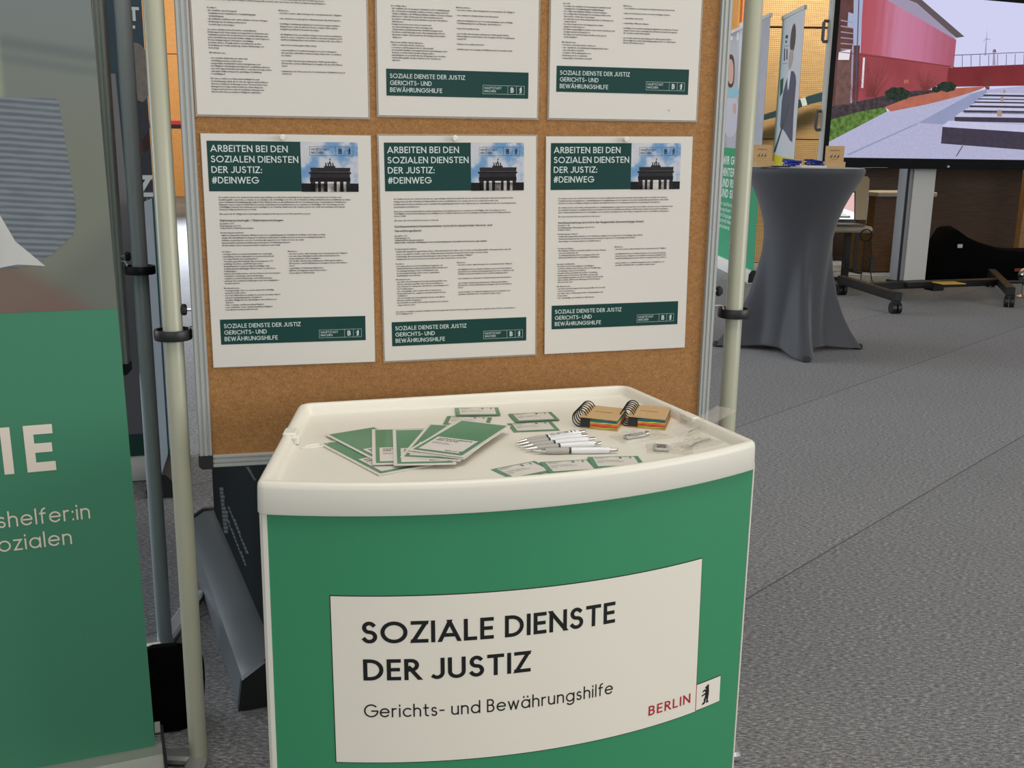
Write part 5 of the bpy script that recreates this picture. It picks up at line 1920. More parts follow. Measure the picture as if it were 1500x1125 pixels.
# blue lanyards
rnd = random.Random(12)
for k, (px, lab) in enumerate(((1160, 'heap of blue lanyards on the bar table, left heap'), (1194, 'heap of blue lanyards on the bar table, right heap'))):
    c = at_depth(px, 241, 6.46)
    t = thing('lanyard', lab, 'lanyard', (c.x, c.y, TS), 0, 'blue lanyards on the bar table')
    mb = MB()
    pts = []
    for i in range(150):
        a = i * 0.42
        r = 0.035 + 0.02 * math.sin(i * 0.31 + k)
        pts.append((r * 1.3 * math.cos(a) + 0.012 * math.sin(i * 0.11), r * math.sin(a), 0.006 + 0.034 * (0.5 + 0.5 * math.sin(i * 0.23 + k)) * (1 - 0.2 * math.cos(a))))
    mb.tube(pts, 0.0034, 5)
    mb.build('strap', mat('blue_ribbon', (40, 62, 160), 0.6), t)
    mb = MB()
    mb.rbox((0.045, -0.03, 0.022), (0.012, 0.006, 0.028), 0.002)
    mb.build('clip', mat('white_clip', (216, 218, 224), 0.4), t)
c = at_depth(1188, 246, 6.22)
t = thing('flyer_stack', 'flat stack of white flyers lying on the bar table', 'flyers', (c.x, c.y, TS), math.radians(5))
mb = MB()
for k in range(5):
    mb.box((0.002 * math.sin(k * 2.1), 0.002 * math.cos(k * 1.7), 0.0012 + k * 0.0024), (0.155, 0.10, 0.0022))
mb.build('sheets', M_WHITE, t)
c = at_depth(1143, 245, 6.24)
t = thing('spiral_pad', 'dark spiral pad lying beside the left card holder', 'notepad', (c.x, c.y, TS), math.radians(-4))
mb = MB()
mb.rbox((0, 0, 0.004), (0.105, 0.070, 0.008), 0.003)
mb.build('cover', M_BLACKPL, t)
mb = MB()
for k in range(8):
    x = -0.046 + k * 0.013
    mb.tube([(x + 0.006 * 0, 0.038 + 0.007 * math.cos(a), 0.008 + 0.008 * math.sin(a)) for a in [2 * math.pi * i / 12 for i in range(12)]], 0.0016, 5, closed=True)
mb.build('wire_spiral', mat('white_wire', (222, 222, 224), 0.4), t)
c = at_depth(1272, 245, 6.42)
t = thing('paper_sheet', 'white paper sheet sticking out over the right table edge', 'paper', (TB.x + 0.37, TB.y - 0.10, TS), math.radians(-14))
mb = MB()
rows = []
for i in range(9):
    u = i / 8
    rows.append([(0.15 * u - 0.03, v, 0.0008 + 0.003 * math.sin(u * 3.0) + 0.004 * u * u) for v in (-0.05, 0.0, 0.05)])
mb.grid(rows)
mb.grid([[(x, y, z - 0.0006) for x, y, z in r] for r in rows])
mb.build('sheet', M_WHITE, t)

# ------------------------------------------------------------------ banners beyond the bar table
M_WCASS = mat('white_cassette_far', (214, 216, 216), 0.4)
M_TEAL = mat('mint_green_print', (44, 164, 120), 0.5)
M_PHOTOGREY = mat('pale_photo_print', (186, 190, 200), 0.55, noise=0.06, nscale=3)
b1, b1c, b1L = rollup('tall green and white roll-up banner with a woman in a scarf, behind the right pole', (2.278, 9.72), (2.205, 11.62), 2.42, M_TEAL, 0.12, 0.10, M_WCASS, M_BLACKPL, (0.02, 0.01), True, True, 1)
FB = lambda o: (lambda x, z: (x, o, z))      # printed side faces the pole
# local x: 0 = far end, L = near end; reading direction runs from far to near


def on_b1(x, y):
    far, near = Vector((2.205, 11.62, 0)), Vector((2.278, 9.72, 0))
    d = near - far
    return on_plane(x, y, (far.x, far.y), math.atan2(d.y, d.x))


f = lambda o: (lambda x, z: (x, -o, z))
mb = MB()
g = f(0.001)
zt = on_b1(1085, 217)[1]
mb.poly([g(0.0 + .02, zt + 0.02), g(b1L - .010, zt - 0.03), g(b1L - .010, 2.42), g(0.02, 2.42)], 0)
mb.poly([g(0.02, zt + 0.30), g(0.30, zt + 0.08), g(0.56, zt + 0.42), g(0.50, zt + 0.02), g(0.02, zt + 0.02)], 1)
mb.build('photo_print', [M_PHOTOGREY, mat('white_coat_print', (222, 224, 230), 0.5)], b1c)
# figures measured on the visible strip
def rounded(pts, k=2):
    for _ in range(k):
        q = []
        for i in range(len(pts)):
            a, b = pts[i], pts[(i + 1) % len(pts)]
            q += [(a[0] * .75 + b[0] * .25, a[1] * .75 + b[1] * .25), (a[0] * .25 + b[0] * .75, a[1] * .25 + b[1] * .75)]
        pts = q
    return pts


def b1poly(mb, pts, o, mi=0):
    pts = rounded(pts) if len(pts) > 4 else pts
    q = []
    for x, y in pts:
        u, z = on_b1(1030 + x / 5.626, y / 5.626)
        q.append((u, -o, z))
    mb.poly(q, mi)


mb = MB()
b1poly(mb, [(205, 470), (232, 440), (255, 470), (262, 560), (255, 700), (225, 730), (200, 700)], 0.0016, 0)
b1poly(mb, [(208, 520), (222, 480), (246, 500), (254, 570), (248, 680), (226, 700), (206, 660)], 0.0022, 1)
b1poly(mb, [(196, 705), (235, 740), (292, 705), (296, 790), (240, 815), (200, 770)], 0.0028, 2)
b1poly(mb, [(190, 790), (240, 815), (296, 790), (280, 1130), (165, 1130)], 0.0020, 3)
b1poly(mb, [(246, 870), (262, 840), (276, 880), (268, 950), (250, 930)], 0.0034, 1)
mb.build('woman_print', [mat('dark_hair_print', (74, 60, 58), 0.6), mat('skin_print_light', (214, 176, 160), 0.6), mat('light_blue_scarf_print', (150, 204, 218), 0.6), mat('lilac_white_coat_print', (206, 206, 222), 0.6)], b1c)
mb = MB()
b1poly(mb, [(300, 190), (330, 180), (310, 800), (285, 800)], 0.0015, 0)
b1poly(mb, [(220, 300), (245, 296), (242, 330), (218, 332)], 0.0026, 1)
b1poly(mb, [(282, 270), (296, 266), (292, 330), (278, 334)], 0.0026, 1)
mb.build('header_print', [mat('pale_panel_print', (210, 220, 232), 0.5), mat('white_panel_print', (238, 240, 244), 0.5)], b1c)
mb = MB()
for s, y0 in (('WIR GEBEN', 306), ('HINTER SICH', 396), ('UND RIEGEL', 486), ('UND SIE', 556)):
    pass
zz = [on_b1(1064, 180 + y / 5.115)[1] for y in (312, 400, 482, 560)]
ub = on_b1(1058.5, 240)[0]
u_end = on_b1(1093, 240)[0]
for k, s in enumerate(('WIR GEBEN', 'HINTER SICH', 'UND RIEGEL', 'UND SIE')):
    add_text(mb, s, ub, zz[k], 0.088, 0.2, f(0.0016), fit=(u_end - ub) * (0.92, 1.0, 0.95, 0.62)[k])
mb.build('headline_lettering', mat('white_banner_ink', (226, 240, 236), 0.5), b1c)
mb = MB()
for k, s in enumerate(('Im Justizvollzug', 'brauchen wir Dich', 'mit Engagement', 'und mit Menschen', 'arbeitend.')):
    z = on_b1(1060, 180 + (618 + k * 43) / 5.115)[1]
    add_text(mb, s, ub, z, 0.042, 0.14, f(0.0016), fit=(u_end - ub) * (0.8, 0.9, 0.78, 0.84, 0.5)[k])
for k in range(2):
    z = on_b1(1068, 180 + (905 + k * 40) / 5.115)[1]
    add_text(mb, ('www.', 'karriere')[k], on_b1(1062, 360)[0] + 0.18, z, 0.040, 0.14, f(0.0016), fit=0.22)
mb.build('text_lettering', mat('white_banner_ink', (226, 240, 236), 0.5), b1c)

b2_, b2c, b2L = rollup('white and yellow roll-up banner with a man in a suit, behind the bar table', (2.400, 9.02), (2.405, 9.82), 2.40, mat('white_banner_print', (216, 220, 226), 0.5), 0.12, 0.10, M_WCASS, M_BLACKPL, (0.02, 0.02), True, True, 1)


def on_b2(x, y):
    d = sight(x, y)
    p = d * (2.402 / d.x)
    return (9.82 - p.y, p.z + EYE)


def b2poly(mb, pts, o, mi=0, ox=1030, oy=0, k=5.626):
    pts = rounded(pts, 1) if len(pts) > 4 else pts
    q = []
    for x, y in pts:
        u, z = on_b2(ox + x / k, oy + y / k)
        q.append((min(max(u, 0.022), b2L - 0.022), -o, z))
    mb.poly(q, mi)


mb = MB()
b2poly(mb, [(715, 400), (720, 300), (735, 220), (755, 185), (766, 230), (764, 330), (748, 420), (730, 440)], 0.0016, 0)
b2poly(mb, [(706, 500), (714, 420), (742, 400), (746, 470), (732, 540), (712, 580), (702, 545)], 0.0022, 1)
b2poly(mb, [(650, 800), (695, 630), (740, 570), (772, 640), (758, 800), (745, 960), (740, 1120), (735, 1190), (660, 1060), (632, 1060), (640, 960)], 0.0018, 2)
b2poly(mb, [(700, 600), (726, 570), (720, 640), (702, 760), (695, 700)], 0.0026, 3)
b2poly(mb, [(636, 660), (662, 640), (655, 760), (632, 800)], 0.0020, 4)
mb.build('man_print', [mat('brown_hair_print', (92, 84, 82), 0.6), mat('face_print', (196, 172, 164), 0.6), mat('grey_suit_print', (92, 94, 112), 0.6), mat('white_collar_print', (232, 234, 238), 0.6), mat('foliage_print', (66, 96, 74), 0.6)], b2c)
mb = MB()
b2poly(mb, [(680, 290), (700, 288), (699, 316), (678, 318)], 0.0016, 0)
b2poly(mb, [(678, 335), (692, 334), (690, 352), (676, 354)], 0.0016, 0)
b2poly(mb, [(668, 400), (676, 398), (674, 500), (664, 500)], 0.0016, 0)
b2poly(mb, [(688, 405), (696, 403), (694, 490), (684, 492)], 0.0016, 0)
b2poly(mb, [(668, 381), (708, 374), (708, 377), (668, 384)], 0.0016, 0)
b2poly(mb, [(655, 524), (696, 520), (696, 523), (655, 528)], 0.0016, 0)
mb.build('lettering', mat('grey_banner_ink', (74, 76, 84), 0.6), b2c)
mb = MB()
lz = on_b2(1136, 226)[1]
hz = on_b2(1157, 233)[1]
mb.poly([(0.021, -0.0016, 0.12), (b2L - 0.021, -0.0016, 0.12), (b2L - 0.021, -0.0016, hz), (0.021, -0.0016, lz)], 0)
mb.build('yellow_print', mat('yellow_print', (232, 212, 52), 0.5), b2c)
mb = MB()
mb.poly([(0.03, -0.0022, lz + 0.02), (0.10, -0.0022, lz + 0.02), (b2L - 0.30, -0.0022, lz + 0.42), (b2L - 0.30, -0.0022, lz + 0.45)], 0)
mb.build('line_print', mat('grey_banner_ink', (74, 76, 84), 0.6), b2c)

# dark teal strap fixed to the perforated wall
a, b = at_depth(1112, 174, 11.52), at_depth(1205, 141, 11.52)
t = thing('wall_strap', 'dark teal strap running slanted across the perforated wall', 'strap', ((a.x + b.x) / 2, 11.52, (a.z + b.z) / 2))
L = (b - a).length
an = math.atan2(b.z - a.z, b.x - a.x)
M = Matrix.Rotation(-an, 3, 'Y')
mb = MB()
n = 16
rows = []
for i in range(n + 1):
    u = i / n - 0.5
    h = 0.028 + 0.020 * (u + 0.5)
    rows.append([tuple(M @ Vector((u * L, y, s * h + 0.010 * math.sin(u * 7)))) for y, s in ((-0.02, -1), (-0.02, 1), (0.02, 1), (0.02, -1))])
mb.grid(rows, 0, True)
mb.poly(rows[0][::-1])
mb.poly(rows[-1])
mb.build('band', mat('dark_teal_webbing', (36, 62, 74), 0.6), t)
mb = MB()
mb.box(tuple(M @ Vector((L * 0.20, -0.022, 0.012))), (0.055, 0.006, 0.085), M=M)
mb.build('white_loop', mat('white_loop', (206, 214, 216), 0.5), t)
mb = MB()
mb.tube([tuple(M @ Vector((L * (0.5 + 0.0) + 0.03 * math.cos(q), 0.0, 0.03 * math.sin(q)))) for q in [2 * math.pi * i / 14 for i in range(14)]], 0.008, 6, closed=True)
mb.cyl(tuple(M @ Vector((L * 0.5 + 0.03, 0.0, 0))), tuple(M @ Vector((L * 0.5 + 0.03, 0.08, 0))), 0.008, n=8)
mb.build('hook', M_BLACKPL, t)

# ------------------------------------------------------------------ large screen on a mobile stand
TVO, TVY = Vector((3.55, 8.75, 0)), math.radians(22)
tv = thing('display_screen', 'large flat screen on a wheeled stand showing a red building', 'screen', TVO, TVY)
VX0, VX1, VZ0, VZ1 = -1.165, 1.09, 1.190, 2.46
mb = MB()
mb.box(((VX0 + VX1) / 2, 0.045, (VZ0 + VZ1) / 2 - 0.03), (VX1 - VX0 + 0.06, 0.085, VZ1 - VZ0 + 0.10))
mb.build('housing', mat('black_glossy_plastic', (10, 10, 11), 0.4, spec=0.2), tv, bevel=0.006)
mb = MB()
mb.box((VX0 - 0.053, 0.022, (VZ0 + VZ1) / 2 - 0.03), (0.016, 0.045, VZ1 - VZ0 + 0.10))
mb.build('side_trim', mat('silver_trim', (176, 176, 172), 0.45), tv)
mb = MB()
mb.box((VX0 - 0.022, -0.0005, (VZ0 + VZ1) / 2), (0.046, 0.008, VZ1 - VZ0 + 0.03))
mb.box(((VX0 + VX1) / 2, -0.0005, VZ0 - 0.045), (VX1 - VX0 + 0.06, 0.008, 0.078))
mb.box(((VX0 + VX1) / 2, -0.0005, VZ1 + 0.012), (VX1 - VX0 + 0.06, 0.008, 0.03))
bez = mb.build('bezel', mat('black_matt_plastic', (9, 9, 10), 0.5, spec=0.15), tv)
mb = MB()
u, z = on_plane(1388.5, 244, TVO, TVY)
mb.box((u, -0.006, z), (0.022, 0.003, 0.016))
mb.build('logo_mark', mat('pale_logo', (190, 190, 190), 0.4), bez)
for (xa, ya), (xb, yb) in (((1216, 30), (1214, 60)), ((1208, 163), (1206, 190))):
    za, zb = on_plane(xa, ya, TVO, TVY)[1], on_plane(xb, yb, TVO, TVY)[1]
    mb = MB()
    x = VX0 - 0.058
    mb.tube([(x, 0.045, za), (x - 0.030, 0.045, za + 0.002), (x - 0.042, 0.045, za - 0.012), (x - 0.042, 0.045, zb + 0.012), (x - 0.030, 0.045, zb - 0.002), (x, 0.045, zb)], 0.012, 8)
    mb.build('handle', mat('grey_handle', (86, 84, 86), 0.4, metal=0.5), tv, smooth=True)

# picture on the screen (lit panel)
def E_(n, c, k=1.0, noise=0.0, ns=30):
    return emit('lit_' + n, c, k, noise, ns)


def lit_wall():
    m = E_('red_wall', (186, 74, 90))
    nt = m.node_tree
    e = [n for n in nt.nodes if n.type == 'EMISSION'][0]
    o = sep(nt, coords(nt))
    f = mathn(nt, 'ADD', mathn(nt, 'MULTIPLY', mathn(nt, 'ADD', o[0], 1.0), 0.9), mathn(nt, 'MULTIPLY', noise_tex(nt, coords(nt, (9, 1, 0.6)), 2.0), 0.25))
    nt.links.new(ramp(nt, f, [(0.0, (168, 80, 86)), (0.30, (178, 90, 102)), (0.50, (194, 128, 156)), (0.70, (192, 120, 150)), (1.0, (168, 92, 112))]), e.inputs[0])
    return m


PAL = ['sky', 'red_wall', 'red_wall_low', 'pink_wall', 'roof', 'soffit', 'far_wall', 'fence', 'clay_path', 'gravel', 'paving', 'grass', 'hedge', 'bush', 'brick', 'glass', 'bench_top', 'bench_front', 'twig', 'white_post', 'post', 'earth']
PM = [E_('sky', (208, 208, 240)), lit_wall(), E_('red_wall_low', (150, 72, 78), 1, .14, 4), E_('pink_wall', (200, 108, 146), 1, .08, 3), E_('roof', (98, 88, 92)), E_('soffit', (158, 148, 172)), E_('far_wall', (122, 50, 54), 1, .12, 5), E_('fence', (84, 84, 108)), E_('clay_path', (176, 104, 88), 1, .12, 12), E_('gravel', (176, 176, 206), 1, .08, 60), E_('paving', (146, 152, 186), 1, .04, 8), E_('grass', (92, 120, 62), 1, .5, 30), E_('hedge', (70, 62, 66), 1, .4, 25), E_('bush', (46, 56, 48), 1, .4, 40), E_('brick', (98, 68, 66), 1, .25, 8), E_('glass', (164, 172, 200)), E_('bench_top', (194, 194, 222), 1, .04, 20), E_('bench_front', (68, 62, 76), 1, .12, 20), E_('twig', (112, 58, 58)), E_('white_post', (226, 222, 230)), E_('post', (168, 140, 124)), E_('earth', (112, 84, 80), 1, .2, 20)]
PI = {n: i for i, n in enumerate(PAL)}
TVZ = [0]


def tvp(pts, name, layer):
    q = []
    for zx, zy in pts:
        u, z = on_plane(1200 + zx / 4.5, zy / 4.5, TVO, TVY)
        u = min(max(u, VX0), VX1)
        z = min(max(z, VZ0), VZ1)
        q.append((u, -0.002 - layer * 0.0004, z))
    pic.poly(q, PI[name])


pic = MB()
pic.poly([(VX0, -0.002, VZ0), (VX1, -0.002, VZ0), (VX1, -0.002, VZ1), (VX0, -0.002, VZ1)], PI['sky'])
R_ = 1700
tvp([(60, 930), (440, 735), (1000, 610), (1100, 590), (R_, 560), (R_, 1100), (60, 1100)], 'gravel', 1)
tvp([(650, 810), (1000, 620), (1100, 588), (1110, 640), (890, 790), (810, 820)], 'paving', 2)
tvp([(850, 445), (R_, 428), (R_, 572), (900, 572), (835, 540)], 'far_wall', 1)
tvp([(150, -120), (300, -120), (450, 0), (902, 265), (885, 440), (850, 445), (838, 540), (600, 640), (255, 690), (285, 0)], 'red_wall', 2)
tvp([(262, 348), (660, 405), (885, 438), (850, 446), (838, 540), (600, 640), (255, 690)], 'red_wall_low', 4)
tvp([(300, -120), (640, -20), (890, 245), (902, 266), (450, 0)], 'soffit', 5)
tvp([(450, -120), (640, -30), (955, 242), (900, 250), (640, 20), (430, -60)], 'roof', 6)
tvp([(470, 735), (430, 705), (600, 630), (850, 585), (1100, 568), (1060, 590), (900, 640), (700, 690)], 'clay_path', 3)
tvp([(60, 760), (250, 730), (430, 690), (445, 735), (60, 935)], 'grass', 3)
tvp([(60, 700), (250, 670), (430, 630), (610, 600), (780, 590), (780, 605), (600, 640), (430, 705), (250, 740), (60, 790)], 'hedge', 5)
for cx, cy, rx, ry in ((512, 620, 82, 46), (838, 572, 64, 34), (770, 590, 30, 20)):
    tvp([(cx + rx * math.cos(a) * (1 + .06 * math.sin(5 * a)), cy - ry * math.sin(a) * (1 + .1 * math.sin(7 * a))) for a in [2 * math.pi * i / 24 for i in range(24)]], 'bush', 6)
tvp([(60, -120), (300, -120), (285, 0), (265, 348), (255, 680), (60, 700)], 'brick', 3)
tvp([(230, -120), (296, -120), (268, 300), (222, 300)], 'glass', 4)
tvp([(190, 80), (228, 92), (222, 190), (184, 178)], 'glass', 4)
for k in range(6):
    tvp([(140, 130 + k * 38), (222, 146 + k * 36), (222, 152 + k * 36), (140, 138 + k * 38)], 'soffit', 5)
tvp([(128, 340), (205, 325), (195, 395), (122, 395)], 'white_post', 5)
tvp([(120, 400), (215, 395), (205, 690), (100, 690)], 'earth', 5)
tvp([(214, 300), (226, 300), (214, 680), (202, 680)], 'soffit', 6)
tvp([(120, 338), (890, 440), (890, 444), (120, 343)], 'twig', 7)
tvp([(255, 0), (262, 0), (240, 690), (232, 690)], 'fence', 7)
tvp([(286, 380), (299, 380), (288, 580), (274, 580)], 'white_post', 8)
tvp([(555, 528), (585, 524), (588, 548), (556, 552)], 'clay_path', 8)
rnd = random.Random(5)
for cx, cy, w, h, n in ((340, 640, 140, 270, 80), (700, 600, 100, 150, 70), (1108, 590, 46, 130, 44), (230, 660, 60, 240, 20)):
    for k in range(n):
        a = rnd.uniform(-0.9, 0.9)
        x0 = cx + rnd.uniform(-0.25, 0.25) * w
        x1 = x0 + a * w
        y1 = cy - h * rnd.uniform(0.4, 1.0)
        tvp([(x0 - 0.9, cy), (x0 + 0.9, cy), (x1 + 0.4, y1), (x1 - 0.4, y1)], 'twig', 8)
tvp([(885, 362), (R_, 346), (R_, 350), (885, 367)], 'fence', 4)
for k in range(14):
    x = 942 + k * 58
    tvp([(x - 2, 362 - k), (x + 2, 362 - k), (x, 442), (x - 4, 442)], 'fence', 4)
tvp([(1088, 366), (1098, 366), (1103, 250), (1099, 250)], 'soffit', 3)
tvp([(1100, 256), (1105, 256), (1103, 190)], 'soffit', 3)
tvp([(1100, 252), (1098, 260), (1066, 286)], 'soffit', 3)
tvp([(1100, 252), (1102, 260), (1136, 262)], 'soffit', 3)
tvp([(1140, 430), (1160, 430), (1154, 325), (1146, 325)], 'soffit', 3)
tvp([(1140, 345), (1166, 345), (1160, 325), (1146, 325)], 'fence', 3)
B = [((850, 795), (810, 838), (812, 836, 800, 946), 832, 866, 975, 800, 840), ]
tvp([(850, 796), (R_, 838), (R_, 885), (810, 836)], 'bench_top', 6)
tvp([(810, 836), (R_, 885), (R_, 1000), (800, 946)], 'bench_front', 6)
for (tx, ty), (fx, fy), h in (((930, 740), (890, 770), 30), ((990, 708), (950, 726), 20), ((1030, 678), (990, 694), 13), ((1060, 656), (1020, 668), 10), ((1090, 638), (1046, 648), 8), ((1110, 612), (1080, 622), 12)):
    tvp([(tx, ty), (R_, ty + 14), (R_, fy + 16), (fx, fy)], 'bench_top', 5)
    tvp([(fx, fy), (R_, fy + 16), (R_, fy + 16 + h * 1.1), (fx, fy + h)], 'bench_front', 5)
for x, y0, y1, w in ((1185, 725, 768, 15), (1203, 638, 667, 10), (1217, 592, 613, 7)):
    tvp([(x - w, y0), (x + w, y0), (x + w, y1), (x - w, y1)], 'post', 7)
tvp([(940, 960), (948, 960), (905, 1030), (897, 1030)], 'fence', 5)
tvp([(175, 1020), (640, 812), (655, 815), (200, 1022)], 'paving', 2)
pic.build('lit_picture', PM, tv)

# stand: column, H-shaped base, castors
M_STAND = mat('black_steel', (26, 26, 28), 0.5, metal=0.2)
colb = on_level(1345, 417, 0.13)
cl = Matrix.Rotation(-TVY, 3, 'Z') @ (colb - TVO)
cl.y = max(cl.y, 0.20)
mb = MB()
mb.box((cl.x + 0.03, cl.y, 0.13 + 0.75), (0.235, 0.10, 1.5), 0)
mb.build('column', mat('white_column', (204, 202, 198), 0.4), tv)
mb = MB()
mb.box((cl.x - 0.118, cl.y + 0.012, 0.88), (0.062, 0.10, 1.5), 0)
mb.box((cl.x - 0.140, cl.y - 0.04, 0.88), (0.020, 0.012, 1.5), 1)
mb.build('column_rail', [mat('aluminium_rail', (150, 150, 152), 0.4, metal=0.5), M_STAND], tv)
INV = Matrix.Rotation(-TVY, 3, 'Z')


def tvl(x, y, z=0):
    return INV @ (Vector((x, y, z)) - TVO)


LF, LR = tvl(3.00, 7.98), tvl(2.90, 9.02)
RF, RR = tvl(4.10, 8.42), tvl(4.55, 9.75)
for a, b in ((LF, LR), (RF, RR)):
    mb = MB()
    d = b - a
    c = (a + b) / 2
    mb.rbox((c.x, c.y, 0.135), (d.length + 0.06, 0.07, 0.07), 0.012, rz=math.atan2(d.y, d.x))
    leg = mb.build('base_leg', M_STAND, tv)
    for q in (a, b):
        w = (b - a).normalized()
        s = Vector((-w.y, w.x, 0))
        mb = MB()
        for sd in (-1, 1):
            cc = q + s * 0.022 * sd
            mb.cyl((cc.x - s.x * 0.015, cc.y - s.y * 0.015, 0.046), (cc.x + s.x * 0.015, cc.y + s.y * 0.015, 0.046), 0.045, n=20)
        mb.box((q.x, q.y, 0.088), (0.05, 0.05, 0.026))
        mb.build('castor', M_BLACKPL, leg, smooth=True)
ca, cb = LF.lerp(LR, 0.62), RF.lerp(RR, 0.52)
mb = MB()
d = cb - ca
c = (ca + cb) / 2
mb.rbox((c.x, c.y, 0.13), (d.length, 0.10, 0.055), 0.01, rz=math.atan2(d.y, d.x))
mb.rbox((c.x + 0.02, c.y, 0.10), (0.12, 0.12, 0.05), 0.01, rz=math.atan2(d.y, d.x))
mb.rbox((cl.x - 0.02, (cl.y + c.y) / 2, 0.14), (0.30, abs(cl.y - c.y) + 0.16, 0.04), 0.01)
mb.build('base_crossbar', M_STAND, tv)
mb = MB()
q = LF.lerp(LR, 0.62)
mb.box((q.x + 0.055, q.y - 0.04, 0.118), (0.055, 0.006, 0.05), M=Matrix.Rotation(0.35, 3, 'Y'))
mb.tube([(q.x + 0.05, q.y - 0.04, 0.142), (q.x + 0.045, q.y - 0.036, 0.165), (q.x + 0.03, q.y - 0.03, 0.172)], 0.002, 5)
mb.build('hang_tag', mat('white_tag', (214, 214, 212), 0.5), tv)
ff = on_level(1390, 414, 0.17)
t = thing('folder', 'yellow folder lying across the screen stand base', 'folder', (ff.x, ff.y, 0.1635), math.radians(14))
mb = MB()
mb.box((0, 0, 0.004), (0.22, 0.15, 0.006))
mb.box((0.0, 0, 0.0072), (0.20, 0.14, 0.0006))
mb.build('cover', mat('yellow_card', (206, 168, 62), 0.6), t)

# ------------------------------------------------------------------ laptop table, cabinet and covered bag under the screen
p0 = on_level(1232, 406)
LT = Vector((3.03, 9.92, 0))
lt = thing('side_table', 'small pale side table with black legs, carrying a laptop', 'table', LT, math.radians(4))
tz = 0.555
mb = MB()
mb.rbox((0, 0, tz - 0.028), (0.66, 0.50, 0.056), 0.05, seg=6)
mb.build('tabletop', mat('pale_laminate', (196, 186, 164), 0.5), lt)
for sx in (-1, 1):
    mb = MB()
    mb.box((sx * 0.18, 0.0, tz / 2 - 0.03), (0.05, 0.07, tz - 0.06))
    mb.box((sx * 0.18, 0.0, 0.015), (0.05, 0.42, 0.03))
    mb.build('leg', M_STAND, lt)
lp = thing('laptop', 'open laptop with a lit picture on the side table', 'laptop', LT + Vector((0.015, -0.02, tz + 0.0005)), math.radians(2))
mb = MB()
mb.rbox((0, -0.09, 0.011), (0.46, 0.28, 0.020), 0.012)
mb.build('keyboard_base', mat('grey_laptop_shell', (108, 108, 106), 0.4, metal=0.4), lp)
mb = MB()
M = Matrix.Rotation(math.radians(-12), 3, 'X')
mb.box((0, 0.075, 0.165), (0.46, 0.010, 0.30), M=M)
mb.build('lid', M_BLACKPL, lp)
lid = lp.children[-1]
Mf = lambda o: (lambda u, v: tuple(M @ Vector((u, -0.0055 - o, v)) + Vector((0, 0.075, 0.165))))
mb = MB()
f = Mf(0)
rect(mb, -0.218, -0.118, 0.218, 0.138, f, 0)
f = Mf(0.0006)
mb.poly([f(-0.218, -0.04), f(0.10, -0.01), f(0.218, -0.05), f(0.218, 0.138), f(0.1, 0.10), f(-0.218, 0.09)], 1)
mb.poly([f(-0.218, -0.118), f(0.218, -0.118), f(0.218, -0.06), f(0.02, -0.01), f(-0.218, -0.02)], 0)
f = Mf(0.0012)
for k in range(3):
    rect(mb, -0.12 - k * 0.01, -0.055 - k * 0.02, 0.12 + k * 0.02, -0.048 - k * 0.02, f, 2)
rect(mb, -0.17, -0.105, 0.18, -0.085, f, 3)
mb.build('lit_picture', [E_('laptop_white', (250, 248, 246), 1.1), E_('laptop_red', (232, 190, 186), 1.0), E_('laptop_green', (176, 190, 184)), E_('laptop_dark', (96, 96, 100))], lid)
hp = thing('cable_bundle', 'black cable hanging from the side table edge down to a power brick', 'cable', LT + Vector((0.255, -0.262, 0)), 0)
mb = MB()
pts = [(0.055 * math.cos(a) * (1 - 0.05 * i / 40), -0.01 - 0.0006 * i, tz - 0.075 + 0.055 * math.sin(a)) for i, a in enumerate([0.35 * k for k in range(40)])]
mb.tube(pts, 0.006, 6)
mb.tube([(-0.01, -0.012, tz - 0.12), (-0.004, -0.013, 0.3), (-0.01, -0.012, 0.10), (-0.012, -0.02, 0.012), (-0.2, -0.06, 0.008), (-0.32, 0.08, 0.008)], 0.005, 6)
mb.tube([(0.03, -0.02, tz - 0.11), (0.06, -0.018, 0.36), (0.075, -0.018, 0.27)], 0.005, 6)
mb.tube([(0.075, -0.018, 0.14), (0.09, -0.02, 0.06), (0.14, -0.04, 0.010), (0.42, -0.03, 0.008)], 0.005, 6)
mb.build('cable', M_BLACKPL, hp)
mb = MB()
mb.rbox((0.075, -0.018, 0.205), (0.045, 0.034, 0.14), 0.008)
mb.build('power_brick', M_BLACKPL, hp)
# pale board leaning behind the laptop
c = at_depth(1240, 290, 10.6)
t = thing('presentation_board', 'plain beige board standing behind the laptop', 'board', (3.39, 10.75, 0), math.radians(6))
z0, z1 = at_depth(1255, 322, 10.75).z, at_depth(1255, 258, 10.75).z
mb = MB()
mb.slab([(-0.42, z0), (0.27, z0), (0.27, z1 - 0.03), (0.24, z1), (-0.40, z1)], 0, 0.025)
mb.build('panel', mat('beige_board', (176, 158, 130), 0.6), t)
mb = MB()
mb.cyl((0.275, 0.012, z0 - 0.05), (0.275, 0.012, z0 + 0.28), 0.009, n=10)
mb.build('edge_bar', M_STEEL, t)
for sx in (-0.36, 0.2):
    mb = MB()
    mb.box((sx, 0.03, z0 / 2), (0.03, 0.03, z0))
    mb.box((sx, 0.03, 0.012), (0.03, 0.34, 0.024))
    mb.build('leg', M_STAND, t)
# dark cabinet with a pale top
cbx = thing('cabinet', 'dark brown cabinet with a pale top and black corner post, under the screen', 'cabinet', (4.02, 11.10, 0), math.radians(18))
mb = MB()
mb.box((-0.05, 0, 0.40), (0.62, 0.42, 0.78))
mb.build('body', M_DARKWOOD_SHADE, cbx)
mb = MB()
mb.rbox((-0.03, -0.02, 0.815), (0.74, 0.54, 0.045), 0.01)
mb.build('top', mat('pale_grey_top', (158, 146, 128), 0.5), cbx)
mb = MB()
mb.box((0.285, -0.225, 0.395), (0.06, 0.06, 0.79))
mb.build('corner_post', M_STAND, cbx)
